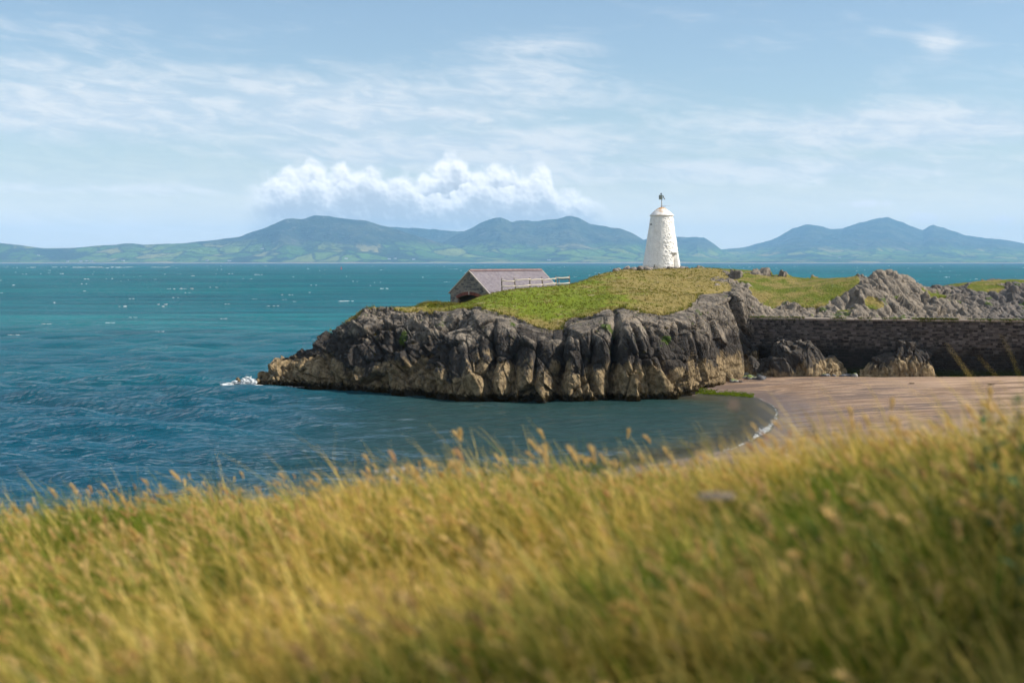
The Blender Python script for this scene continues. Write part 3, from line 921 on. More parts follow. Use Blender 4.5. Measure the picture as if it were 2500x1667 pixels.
# ------------------------------------------------------------------ far hills
HILLS = {
 'A': (13500, 11560, [(-700, 615), (-300, 605), (0, 593), (53, 598), (106, 606), (175, 605), (266, 598), (319, 594), (351, 597), (452, 593), (531, 585), (585, 576), (638, 559), (691, 537), (707, 532),
                      (739, 534), (771, 525), (797, 527), (840, 532), (903, 541), (935, 550), (983, 564), (1063, 590), (1143, 610), (1249, 628), (1400, 636), (1600, 638)], 'green fields'),
 'B': (17000, 14500, [(780, 620), (870, 570), (946, 554), (1031, 556.5), (1095, 563), (1132, 566), (1200, 590), (1300, 630)], ''),
 'C': (15300, 11800, [(960, 634), (1060, 600), (1137, 562), (1169, 546), (1205, 532), (1222, 529), (1236, 534), (1250, 541), (1268, 538), (1287, 536), (1303, 539.5), (1340, 536), (1362, 533), (1391, 527), (1415, 533), (1441, 547.5),
                       (1478, 553), (1516, 558), (1548, 570), (1574, 586), (1622, 607), (1675, 622), (1760, 632), (1900, 636)], ''),
 'D': (17500, 13500, [(1480, 630), (1560, 588), (1600, 578), (1648, 577), (1675, 579), (1718, 579), (1734, 589), (1760, 608), (1800, 622), (1880, 634)], ''),
 'E': (19500, 12000, [(1560, 634), (1680, 620), (1760, 609), (1808, 605), (1834, 599.6), (1888, 583.6), (1930, 560), (1967, 546), (2005, 553), (2031, 559), (2058, 557), (2100, 543), (2164, 529), (2196, 539.5),
                       (2233, 554), (2254, 561), (2267, 551), (2278, 547.5), (2302, 555.5), (2355, 573), (2393, 580), (2462, 586), (2500, 594), (2650, 612), (2900, 625), (3300, 632)], ''),
}
def mat_hill(t):
    p = t.pos(); x, y, z = t.sep(p)
    q = t.scale(p, (0.0042, 0.0026, 0.0))
    wq = t.n('ShaderNodeVectorMath', operation='ADD')
    t.put(wq.inputs[0], q); t.put(wq.inputs[1], t.scale(t.noise(p, 0.004, 3.0, color=True), 0.45))
    cell = t.vor(wq.outputs[0], 1.0, 'F1', 'Color')
    hedge = t.vor(wq.outputs[0], 1.0, 'DISTANCE_TO_EDGE')
    cr, cg, cb = t.sep(cell)
    fld = t.ramp(cr, [(0.0, (0.040, 0.105, 0.010)), (0.35, (0.090, 0.170, 0.02)), (0.7, (0.15, 0.21, 0.03)), (1.0, (0.28, 0.24, 0.09))])
    wood = t.ss(t.noise(t.scale(p, (0.0016, 0.0011, 0.004)), 1.0, 5.0, 0.65), 0.54, 0.60)
    fld = t.mix(t.mul(t.ss(hedge, 0.075, 0.03), 0.8), fld, (0.012, 0.030, 0.012))
    fld = t.mix(t.mul(wood, 0.9), fld, (0.014, 0.034, 0.014))
    n = t.noise(t.scale(p, (0.002, 0.002, 0.004)), 1.0, 6.0, 0.65)
    heath = t.mix(t.ss(n, 0.4, 0.65), (0.022, 0.040, 0.022), (0.070, 0.082, 0.045))
    heath = t.mix(t.mul(t.ss(t.noise(p, 0.012, 4.0, 0.6), 0.58, 0.68), 0.6), heath, (0.16, 0.145, 0.13))
    c = t.mix(t.ss(t.add(z, t.mul(t.sub(n, 0.5), 230.0)), 115.0, 215.0), fld, heath)
    c = t.mix(t.ss(z, 5.0, 2.5), c, (0.42, 0.33, 0.27))
    nb = t.bump(t.noise(t.scale(p, (0.006, 0.006, 0.006)), 1.0, 6.0, 0.6), 110.0, 1.0)
    return pbsdf(t, c, 0.95, nb, 0.05)
M_HILL = material('hill_fields_and_heath', mat_hill)

def build_hills():
    labels = {'A': 'broad green hill with patchwork fields and rounded summit across the water', 'B': 'low smooth saddle ridge linking two hills across the water',
              'C': 'twin-topped steep blue mountain behind the cloud-lit saddle', 'D': 'flat-topped headland hill just behind the white tower',
              'E': 'three-peaked blue mountain range at the far end of the bay'}
    for key, (D, Yf, sky_, _) in HILLS.items():
        pts = np.array([at(px, py, D) for px, py in sky_])
        nx, ny = 420, 120
        X = np.linspace(pts[0, 0], pts[-1, 0], nx)
        Zc = np.interp(X, pts[:, 0], pts[:, 2])
        k = np.array([.25, .5, .25])
        Zc = np.convolve(np.pad(Zc, 1, mode='edge'), k, mode='valid')
        Zc = Zc + np.clip((Zc - 150) / 200, 0, 1) * 9 * fbm(np.stack([X * .012, X * 0, X * 0], -1), 4, 2)
        s = np.linspace(0, 1.5, ny)[:, None]
        XX = np.broadcast_to(X, (ny, nx))
        taper = sstep(XX, X[0], X[0] + 300) * (1 - sstep(XX, X[-1] - 300, X[-1]))
        shore = Yf + 60 * np.sin(XX / 700.0 + ord(key)) + 30 * np.sin(XX / 190.0)
        YY = shore + (D - shore) * s
        low = np.minimum(Zc, 30.0)
        prof = np.where(s <= 1, 0.10 * s + 0.90 * np.clip(s, 0, 1) ** 2.0, np.clip(1 - 1.5 * (s - 1) ** 1.1, 0, 1))
        Q = np.stack([XX * 0.0011, YY * 0.0007, XX * 0], -1)
        rav = 1 - np.abs(fbm(Q, 5, ord(key))) * 2.0
        fine = fbm(Q * 6, 4, ord(key) + 3)
        amp = np.clip(4 * s * (1 - s), 0, 1) * 0.50
        Z = Zc * prof * (1 + amp * (rav - 0.55)) + 10 * fine * np.clip(s * 3, 0, 1) * np.clip(Zc / 250, .15, 1)
        Z = np.maximum(Z, 1.5) * taper - 3 * (1 - taper)
        Z = np.where(s < 0.012, -3.0, np.maximum(Z, 2.0 * taper - 3 * (1 - taper)))
        me = np_mesh('far_hill', np.stack([XX * (YY / D), YY, Z], -1), grid_faces(ny, nx), True)
        o = link('far_hill', me, M_HILL)
        tag(o, labels[key], 'hill', kind='structure')
    # low coastal plain under all of them
    nx, ny = 500, 24
    X = np.linspace(-11500, 11500, nx); s = np.linspace(0, 1, ny)[:, None]
    XX = np.broadcast_to(X, (ny, nx))
    shore = 11460 + 70 * np.sin(XX / 900.0) + 25 * np.sin(XX / 210.0)
    YY = shore + 1500 * s
    Q = np.stack([XX * 0.002, YY * 0.002, XX * 0], -1)
    Z = 3.0 + 15 * sstep(s, 0.03, 0.5) * (0.7 + 0.6 * fbm(Q, 3, 4))
    Z = np.where(s < 0.02, -3, Z)
    o = link('coastal_plain', np_mesh('coastal_plain', np.stack([XX, YY, Z], -1), grid_faces(ny, nx), True), M_HILL)
    tag(o, 'thin strip of low green coast with pale shore along the horizon', 'coast', kind='structure')
build_hills()

def build_far_houses():
    def fw(t): return pbsdf(t, (0.78, 0.77, 0.74), 0.8)
    def fr(t): return pbsdf(t, (0.10, 0.10, 0.12), 0.8)
    mw, mr = material('far_render', fw), material('far_slate', fr)
    bm = bmesh.new(); bm_box(bm, (0, 0, 4), (26, 10, 8)); wall = bm_mesh('far_house_wall', bm); wall.materials.append(mw)
    bm = bmesh.new()
    v = [bm.verts.new(c) for c in ((-13.5, -5.5, 8), (13.5, -5.5, 8), (13.5, 5.5, 8), (-13.5, 5.5, 8), (-13.5, 0, 13), (13.5, 0, 13))]
    for f in ((0, 1, 5, 4), (2, 3, 4, 5), (0, 4, 3), (1, 2, 5), (3, 2, 1, 0)): bm.faces.new([v[i] for i in f])
    roof = bm_mesh('far_house_roof', bm); roof.materials.append(mr)
    r2 = random.Random(12)
    spots = [(94, 624), (198, 639), (212, 638), (224, 639), (300, 637), (165, 639), (505, 637), (845, 632), (950, 633), (965, 632), (1010, 634), (560, 638), (1340, 636), (2050, 630), (640, 608)]
    dg = bpy.context.evaluated_depsgraph_get()
    for px, py in spots:
        Y = 12100 if py > 630 else 12500
        x, y, z = at(px, py, Y)
        o_, d_ = Vector((0, 0, EYE)), (Vector((x, y, z)) - Vector((0, 0, EYE))).normalized()
        hit, loc, nrm, idx, ob, mx = SC.ray_cast(dg, o_ + d_ * 9000, d_)
        if not hit: continue
        h = empty('farmhouse', (loc.x, loc.y, loc.z - 1.5), r2.uniform(-.5, .5))
        tag(h, 'tiny white house on the far green shore', 'house', 'white houses on the far shore')
        link('wall', wall, None, h); link('roof', roof, None, h)
build_far_houses()

# ------------------------------------------------------------------ tower lighthouse
def mat_white(t):
    p = t.obj(); x, y, z = t.sep(p)
    n = t.noise(p, 1.6, 6.0, 0.65); f = t.noise(p, 9.0, 4.0, 0.6)
    c = t.mix(t.ss(n, 0.40, 0.75), (0.80, 0.785, 0.75), (0.66, 0.64, 0.60))
    streak = t.noise(t.xyz(t.mul(x, 3.0), t.mul(y, 3.0), t.mul(z, 0.45)), 1.0, 5.0, 0.65)
    c = t.mix(t.mul(t.ss(streak, 0.56, 0.72), 0.42), c, (0.46, 0.43, 0.38))
    c = t.mix(t.mul(t.ss(f, 0.66, 0.74), 0.6), c, (0.42, 0.36, 0.29))
    c = t.mix(t.mul(t.ss(t.add(z, t.mul(t.sub(n, 0.5), 1.2)), 0.55, 0.05), 0.7), c, (0.50, 0.40, 0.27))
    nb = t.bump(t.add(t.noise(p, 5.5, 5.0, 0.6), t.mul(f, .5)), 0.045, 0.9)
    return pbsdf(t, c, 0.85, nb, 0.2)
def mat_cap(t):
    p = t.obj(); x, y, z = t.sep(p)
    n = t.noise(p, 2.2, 6.0, 0.7)
    c = t.mix(t.ss(n, 0.4, 0.65), (0.78, 0.765, 0.745), (0.66, 0.60, 0.52))
    c = t.mix(t.mul(t.ss(t.add(t.mul(t.sub(z, 6.4), 0.9), t.mul(t.sub(n, 0.5), 2.4)), 0.42, 0.95), 0.85), c, (0.50, 0.26, 0.08))
    c = t.mix(t.mul(t.ss(t.noise(p, 6.0, 4.0, 0.6), 0.60, 0.70), 0.6), c, (0.25, 0.16, 0.09))
    return pbsdf(t, c, 0.8, t.bump(n, 0.05), 0.25)
M_WHITE = material('whitewash', mat_white)
M_CAP = material('rusting_cap', mat_cap)
M_DOOR = material('door_paint', lambda t: pbsdf(t, t.mix(t.noise(t.obj(), 3.0, 5.0), (0.62, 0.58, 0.53), (0.74, 0.71, 0.66)), 0.6))
M_DARK = material('dark_opening', lambda t: pbsdf(t, (0.02, 0.02, 0.02), 0.9))
M_RUST = material('rusty_iron', lambda t: pbsdf(t, t.mix(t.noise(t.obj(), 6.0, 4.0), (0.10, 0.05, 0.03), (0.24, 0.12, 0.06)), 0.8))
M_STEEL = material('pale_painted_steel', lambda t: pbsdf(t, t.mix(t.noise(t.obj(), 6.0, 4.0), (0.42, 0.40, 0.38), (0.55, 0.53, 0.50)), 0.5, None, 0.4))
M_BOX = material('grey_lamp_housing', lambda t: pbsdf(t, t.mix(t.noise(t.obj(), 5.0, 4.0), (0.20, 0.25, 0.23), (0.30, 0.34, 0.31)), 0.5, None, 0.4))
M_PANEL = material('brown_panel', lambda t: pbsdf(t, (0.11, 0.055, 0.035), 0.35, None, 0.5))
M_BLUE = material('blue_painted_steel', lambda t: pbsdf(t, (0.03, 0.07, 0.20), 0.4, None, 0.5))

TX, TY, TZ = at(1614.6, 657.0, 172.0)
def build_tower():
    root = empty('lighthouse', (TX, TY, TZ))
    tag(root, 'white tapering rubble lighthouse tower with rusty conical cap and lamp mast', 'lighthouse')
    RB, RT, H = 2.30, 1.33, 6.42
    phi_d = R(48.0)                        # door faces right of the camera
    n, m = 360, 240
    a = np.linspace(0, 2 * math.pi, n, endpoint=False)       # 0 = towards the camera, grows to the right
    s = np.linspace(-0.06, 1, m)[:, None]
    rad = RB + (RT - RB) * (s * 0.85 + 0.15 * s ** 1.0)
    rad = rad + 0.05 * np.exp(-np.clip(s, 0, 1) / 0.05)
    A = np.broadcast_to(a, (m, n)); zz = np.broadcast_to(s * H, (m, n))
    P = np.stack([rad * np.sin(A), -rad * np.cos(A), zz], -1)
    q = P * np.array([1, 1, 1.25])
    f1, g1 = facet(q * 3.1, 5, 0.25); f2, g2 = facet(q * 7.5, 25, 0.3)
    bump = 0.034 * f1 * sstep(g1, 0, .25) - 0.020 * np.exp(-(g1 / .10) ** 2) + 0.013 * f2 + 0.022 * fbm(q * 2.2, 3, 8) + 0.03 * fbm(q * .7, 2, 2)
    # the side away from the weather keeps a smoother render coat
    smooth = sstep(np.sin(A) * 1.0, 0.02, 0.12)
    bump *= 0.35 + 0.75 * smooth
    rr = rad + bump
    # the doorway: a flat-backed recess cut into the batter
    da = (A - phi_d + math.pi) % (2 * math.pi) - math.pi
    half = 0.58 / rad
    plane = 1.62
    inside = (np.abs(da) < half) & (zz < 1.98)
    rr = np.where(inside, np.minimum(rr, plane / np.cos(da)), rr)
    P = np.stack([rr * np.sin(A), -rr * np.cos(A), zz], -1)
    i = np.arange(m - 1)[:, None] * n + np.arange(n)[None, :]
    j = np.arange(m - 1)[:, None] * n + (np.arange(n)[None, :] + 1) % n
    faces = np.stack([i, j, j + n, i + n], -1).reshape(-1, 4)
    link('wall', np_mesh('tower_wall', P, faces, True), M_WHITE, root)
    # cap: overhanging drip edge, slightly bulging cone, blunt crown
    prof = [(1.30, H - .05), (1.43, H - .04), (1.45, H + .02), (1.40, H + .10), (1.18, H + .31), (0.92, H + .54), (0.62, H + .77), (0.40, H + .90), (0.30, H + .97), (0.0, H + .99)]
    n = 72
    V, Fc = [], []
    r2 = random.Random(3)
    for k, (r_, z_) in enumerate(prof):
        for q_ in range(n):
            an = 2 * math.pi * q_ / n
            j_ = 1 + (r2.uniform(-.014, .014) if r_ > 0 else 0)
            V.append((r_ * j_ * math.sin(an), -r_ * j_ * math.cos(an), z_ + (r2.uniform(-.02, .02) if 0 < k < 9 else 0)))
    for k in range(len(prof) - 1):
        for q_ in range(n):
            Fc.append((k*n+q_, k*n+(q_+1) % n, (k+1)*n+(q_+1) % n, (k+1)*n+q_))
    cap = link('cap', np_mesh('tower_cap', np.array(V), np.array(Fc), True), M_CAP, root)
    # door, lintel and threshold set in the recess
    fd = Matrix.Rotation(phi_d, 4, 'Z')
    def dpart(name, boxes, mat, par):
        bm = bmesh.new()
        for c, sz in boxes: bm_box(bm, c, sz)
        bmesh.ops.bevel(bm, geom=list(bm.edges), offset=.008, segments=1, affect='EDGES')
        bm.transform(fd)
        return link(name, bm_mesh(name, bm), mat, par)
    door = dpart('door', [((-.24 + .16 * k, -1.655, .95), (.155, .05, 1.86)) for k in range(4)], M_DOOR, root)
    dpart('handle', [((.26, -1.70, 1.0), (.03, .05, .12))], M_RUST, door)
    dpart('hinge', [((-.10, -1.69, 1.5), (.45, .02, .05))], M_RUST, door)
    dpart('hinge', [((-.10, -1.69, .45), (.45, .02, .05))], M_RUST, door)
    dpart('door_frame', [((-.39, -1.66, .97), (.10, .12, 1.94)), ((.39, -1.66, .97), (.10, .12, 1.94))], M_WHITE, root)
    dpart('lintel', [((0, -1.86, 2.02), (1.24, .42, .12))], M_WHITE, root)
    dpart('doorstep', [((0, -1.98, -.02), (1.2, .6, .12))], M_RUBBLE, root)
    # small openings
    def slot(px, py, w, h):
        x, y, z = at(px, py, TY); lx = x - TX; lz = z - TZ
        rw = RB + (RT - RB) * lz / H
        an = math.asin(max(-.97, min(.97, lx / rw)))
        bm = bmesh.new(); bm_box(bm, (0, -rw - 0.0, lz), (w, .16, h)); bmesh.ops.bevel(bm, geom=list(bm.edges), offset=.012, segments=1, affect='EDGES')
        bm.transform(Matrix.Rotation(an, 4, 'Z'))
        link('vent', bm_mesh('vent', bm), M_DARK, root)
    slot(1588.6, 548.5, .22, .14); slot(1594, 648, .14, .10); slot(1593.5, 651.5, .14, .10)
    # mast with lamp box, tilted panel and top lantern
    zc = H + .97
    tm = link('mast', tube_mesh('mast', [(0, 0, zc - .1), (0, 0, zc + 1.45)], [.055, .05], 12), M_STEEL, root)
    link('collar', tube_mesh('collar', [(0, 0, zc - .05), (0, 0, zc + .06)], [.13, .11], 14), M_RUST, tm)
    bm = bmesh.new(); bm_box(bm, (-.13, -.02, zc + 1.22), (.40, .34, .50)); bm_box(bm, (-.13, -.02, zc + 1.485), (.46, .40, .04))
    bmesh.ops.bevel(bm, geom=list(bm.edges), offset=.012, segments=1, affect='EDGES')
    lb = link('lamp_box', bm_mesh('lamp_box', bm), M_BOX, root)
    bm = bmesh.new(); bm_box(bm, (-.345, -.02, zc + 1.22), (.02, .24, .30)); link('lens', bm_mesh('lens', bm), M_BLUE, lb)
    bm = bmesh.new(); bm_box(bm, (.24, -.02, zc + 1.22), (.035, .46, .54), (0, R(-24), 0)); pn = link('solar_panel', bm_mesh('solar_panel', bm), M_PANEL, root)
    bm = bmesh.new(); bm_box(bm, (.11, -.02, zc + 1.20), (.24, .05, .05)); link('bracket', bm_mesh('bracket', bm), M_STEEL, pn)
    link('lantern', tube_mesh('lantern', [(-.08, 0, zc + 1.5), (-.08, 0, zc + 1.56), (-.08, 0, zc + 1.58), (-.08, 0, zc + 1.70), (-.08, 0, zc + 1.76)], [.04, .04, .10, .08, .02], 10), M_DARK, root)
    link('stay_bar', tube_mesh('stay_bar', [(-.15, 0, zc + .16), (.55, -.05, zc + .20)], [.022, .022], 6), M_BLUE, root)
    link('stay_bar', tube_mesh('stay_bar', [(.0, .1, zc + .03), (.46, .0, zc + .06)], [.025, .025], 6), M_BLUE, root)
    link('wind_vane', tube_mesh('wind_vane', [(.50, -.05, zc + .20), (.98, -.08, zc + .17)], [.012, .012], 6), M_STEEL, root)
build_tower()

# ------------------------------------------------------------------ stones: shared low-poly pieces
def stone_templates(n, seed, bev=0.12, jit=0.08, mat=None, pre='stone'):
    out = []
    r2 = random.Random(seed)
    for k in range(n):
        bm = bmesh.new(); bmesh.ops.create_cube(bm, size=1.0)
        for v in bm.verts:
            v.co += Vector((r2.uniform(-jit, jit), r2.uniform(-jit, jit), r2.uniform(-jit, jit)))
        bmesh.ops.bevel(bm, geom=list(bm.edges), offset=bev, segments=1, affect='EDGES')
        me = bm_mesh(pre + '_piece', bm)
        if mat: me.materials.append(mat)
        out.append(me)
    return out

# ------------------------------------------------------------------ boathouse
def mat_bstone(t):
    n = t.noise(t.pos(), 5.0, 4.0, 0.6)
    c = t.ramp(t.rand(), [(0.0, (0.070, 0.072, 0.076)), (0.4, (0.15, 0.145, 0.14)), (0.75, (0.25, 0.225, 0.19)), (1.0, (0.10, 0.102, 0.11))])
    return pbsdf(t, t.mix(t.mul(t.ss(n, .5, .7), .4), c, (0.26, 0.23, 0.19)), 0.9, t.bump(n, 0.03), 0.15)
M_BSTONE = material('grey_rubble_masonry', mat_bstone)
M_MORTAR = material('lime_mortar', lambda t: pbsdf(t, t.mix(t.noise(t.pos(), 3.0, 5.0), (0.20, 0.175, 0.145), (0.32, 0.285, 0.24)), 0.95, t.bump(t.noise(t.pos(), 14.0, 4.0), 0.02)))
M_BRICK = material('red_brick', lambda t: pbsdf(t, t.mix(t.rand(), (0.14, 0.045, 0.035), (0.24, 0.085, 0.06)), 0.9, t.bump(t.noise(t.pos(), 20.0, 3.0), 0.01)))
def mat_slate(t):
    p = t.pos()
    n = t.noise(p, 0.9, 5.0, 0.6); a = t.attr('tone')
    c = t.mix(a, (0.150, 0.132, 0.150), (0.215, 0.188, 0.208))
    c = t.mix(t.mul(t.ss(n, .5, .7), .5), c, (0.24, 0.215, 0.21))
    return pbsdf(t, c, 0.62, t.bump(t.noise(p, 12.0, 3.0), 0.01), 0.35)
M_SLATE = material('purple_slate', mat_slate)
M_RIDGE = material('clay_ridge_tile', lambda t: pbsdf(t, t.mix(t.rand(), (0.17, 0.115, 0.115), (0.25, 0.17, 0.165)), 0.75))
M_VERGE = material('cement_verge', lambda t: pbsdf(t, t.mix(t.noise(t.pos(), 4.0, 4.0), (0.40, 0.34, 0.29), (0.52, 0.46, 0.40)), 0.9))
M_TIMBER = material('dark_brown_timber', lambda t: pbsdf(t, t.mix(t.noise(t.scale(t.obj(), (1, 1, .2)), 9.0, 4.0), (0.09, 0.05, 0.035), (0.16, 0.09, 0.06)), 0.8))

def build_boathouse():
    Yg = 150.0
    ax, ay, az = at(1146, 660.5, Yg)
    W2, L, ZF = 2.52, 13.6, 6.6
    Ha = az - ZF                                     # ridge height above the floor
    He = at(1146, 712.5, Yg)[2] - ZF                 # eaves
    root = empty('boathouse', (ax, ay, ZF), R(-35.0))
    tag(root, 'stone boathouse with purple slate roof and brick-arched boat entrance', 'boathouse')
    OW, SP, CR = 1.55, at(1146, 729, Yg)[2] - ZF, at(1146, 720, Yg)[2] - ZF   # arch opening half width, springing, crown
    def arch_z(x, dr=0.0):
        c = CR - SP; rad = (OW ** 2 + c ** 2) / (2 * c)
        return CR - rad + math.sqrt(max((rad + dr) ** 2 - x ** 2, 0))
    # gable wall: strips that leave the arched opening free
    bm = bmesh.new()
    def gable(y0, y1, opening):
        xs = sorted(set([-W2, -OW, 0, OW, W2] + [round(-OW + OW * 2 * k / 16, 4) for k in range(17)]))
        def roofz(x): return He + (Ha - He) * (1 - abs(x) / W2) - 0.06
        for a, b in zip(xs[:-1], xs[1:]):
            mid = (a + b) / 2
            za, zb = (arch_z(a), arch_z(b)) if opening and abs(mid) < OW else (-.6, -.6)
            prof = [(a, za), (b, zb), (b, roofz(b)), (a, roofz(a))]
            f = [bm.verts.new((x, y0, z)) for x, z in prof]; k = [bm.verts.new((x, y1, z)) for x, z in prof]
            bm.faces.new(f); bm.faces.new(k[::-1]); bm.faces.new((f[0], k[0], k[1], f[1])); bm.faces.new((f[2], k[2], k[3], f[3]))
            if abs(abs(a) - OW) < 1e-6 or abs(a + W2) < 1e-6: bm.faces.new((f[3], k[3], k[0], f[0]))
            if abs(abs(b) - OW) < 1e-6 or abs(b - W2) < 1e-6: bm.faces.new((f[1], k[1], k[2], f[2]))
    gable(0.0, 0.42, True)
    bmesh.ops.recalc_face_normals(bm, faces=bm.faces)
    gw = link('gable_wall', bm_mesh('gable_wall', bm), M_MORTAR, root)
    bm = bmesh.new(); gable(L - .42, L, False); bmesh.ops.recalc_face_normals(bm, faces=bm.faces)
    link('rear_gable_wall', bm_mesh('rear_gable_wall', bm), M_MORTAR, root)
    for s in (-1, 1):
        bm = bmesh.new(); bm_box(bm, (s * (W2 - .21), L / 2, (He - .10 - .6) / 2), (.42, L - .85, He - .10 + .6))
        link('side_wall', bm_mesh('side_wall', bm), M_MORTAR, root)
    bm = bmesh.new(); bm_box(bm, (0, L / 2, -.1), (W2 * 2 - .86, L - .9, .2)); link('floor', bm_mesh('floor', bm), M_MORTAR, root)
    # rubble stones bedded in the gable
    tm = stone_templates(8, 21, .14, .10, M_BSTONE)
    r2 = random.Random(33)
    z = -.35; cnt = 0
    while z < Ha - .2:
        h = r2.uniform(.15, .30); x = -W2 - r2.uniform(0, .2)
        while x < W2:
            w = r2.uniform(.20, .58); hh = h * r2.uniform(.75, 1.0)
            x0, x1 = max(x, -W2 + .0), min(x + w, W2 - .0)
            zc = z + h / 2 + r2.uniform(-.02, .02); xc = (x0 + x1) / 2
            okr = zc + hh * .5 < He + (Ha - He) * (1 - max(abs(x0), abs(x1)) / W2) - .10
            inside = abs(xc) < OW + .30 and zc - hh / 2 < arch_z(min(abs(xc), OW * .98), .02) + .34 and not (abs(xc) > OW + .08 and zc < SP - .05)
            if x1 - x0 > .13 and okr and not inside and not (abs(xc) < OW + (x1 - x0) / 2 and zc < SP):
                link('stone', r2.choice(tm), None, gw, (xc, r2.uniform(-.01, .015), zc), (0, r2.uniform(-.08, .08), 0), ((x1 - x0) * .90, .10, hh * .88)); cnt += 1
            x += w
        z += h
    # visible long side and rear get stones too, fewer
    # brick arch
    arch = empty('brick_arch', (0, 0, 0)); arch.parent = root
    bt = stone_templates(3, 5, .05, .02, M_BRICK, 'brick')
    c = CR - SP; rad = (OW ** 2 + c ** 2) / (2 * c); a0 = math.asin(OW / rad)
    nb = 34
    for k in range(nb):
        an = -a0 * 1.04 + 2 * a0 * 1.04 * (k + .5) / nb
        rr = rad + .17
        link('brick', bt[k % 3], None, arch, (rr * math.sin(an), .03, CR - rad + rr * math.cos(an)), (0, an, 0), (2 * a0 * 1.04 * rr / nb * .90, .26, .33))
    bm = bmesh.new(); bm_box(bm, (0, -.09, CR + .17), (.12, .06, .36)); bmesh.ops.bevel(bm, geom=list(bm.edges), offset=.01, segments=1, affect='EDGES')
    link('keystone', bm_mesh('keystone', bm), M_VERGE, arch)
    bm = bmesh.new(); bm_box(bm, (-OW + .07, .22, SP / 2 - .2), (.13, .16, SP + .4)); link('door_post', bm_mesh('door_post', bm), M_TIMBER, root)
    bm = bmesh.new(); bm_box(bm, (OW - .07, .22, SP / 2 - .2), (.13, .16, SP + .4)); link('door_post', bm_mesh('door_post', bm), M_TIMBER, root)
    # roof: deck, slates in courses, ridge tiles, verges
    pit = math.atan2(Ha - He, W2)
    sl = (W2 + .16) / math.cos(pit)
    roof = empty('roof', (0, 0, 0)); roof.parent = root
    for s in (-1, 1):
        bm = bmesh.new()
        bm_box(bm, (s * (W2 + .16) / 2, L / 2, Ha - (W2 + .16) / 2 * math.tan(pit) - .03), (sl, L + .16, .06), (0, s * pit, 0))
        link('roof_deck', bm_mesh('roof_deck', bm), M_TIMBER, roof)
        V, Fc, tone = [], [], []
        rows, cols = 18, 56
        for r_ in range(rows):
            for c_ in range(cols + (r_ % 2)):
                w_ = (L + .10) / cols
                y0 = -.05 + w_ * (c_ - (.5 if r_ % 2 else 0)); y1 = y0 + w_ * .97
                y0, y1 = max(y0, -.05), min(y1, L + .05)
                if y1 - y0 < .04: continue
                d0 = sl / rows * r_; d1 = d0 + sl / rows * 1.12
                lift0, lift1 = .004 + r2.uniform(0, .003), .020 + r2.uniform(0, .006)
                b0 = len(V)
                for (dd, lf) in ((d0, lift0), (d1, lift1)):
                    for y_ in (y0, y1):
                        for th_ in (0, -.014):
                            q = lf + th_
                            V.append((s * (dd * math.cos(pit) + q * math.sin(pit)), y_, Ha - dd * math.sin(pit) + q * math.cos(pit)))
                tone += [r2.random()] * 8
                Fc += [[b0 + i for i in f] for f in ((0, 2, 6, 4), (1, 5, 7, 3), (4, 6, 7, 5), (0, 1, 3, 2), (0, 4, 5, 1), (2, 3, 7, 6))]
        me = np_mesh('slates', np.array(V), np.array(Fc), False, {'tone': np.array(tone)})
        bm = bmesh.new(); bm.from_mesh(me); bmesh.ops.recalc_face_normals(bm, faces=bm.faces); bm.to_mesh(me); bm.free()
        o = link('slates', me, M_SLATE, roof); o['kind'] = 'stuff'
        for ye in (-.10, L + .10):
            bm = bmesh.new(); bm_box(bm, (s * (W2 + .18) / 2, ye, Ha - (W2 + .18) / 2 * math.tan(pit) - .02), (sl + .02, .10, .10), (0, s * pit, 0))
            link('verge', bm_mesh('verge', bm), M_VERGE, roof)
        bm = bmesh.new(); bm_box(bm, (s * (W2 + .19), L / 2, He - .17), (.07, L + .1, .09)); link('eaves_board', bm_mesh('eaves_board', bm), M_VERGE, roof)
    bm = bmesh.new()
    for s in (-1, 1): bm_box(bm, (s * .095, 0, -.03), (.25, .40, .03), (0, s * pit, 0))
    bm_box(bm, (0, .19, .045), (.12, .035, .11))
    rt = bm_mesh('ridge_tile', bm); rt.materials.append(M_RIDGE)
    nt = 32
    for k in range(nt):
        link('ridge_tile', rt, None, roof, (0, L * (k + .5) / nt, Ha + .075), (0, r2.uniform(-.03, .03), r2.uniform(-.02, .02)), (1, L / nt / .40 * .97, 1))
build_boathouse()

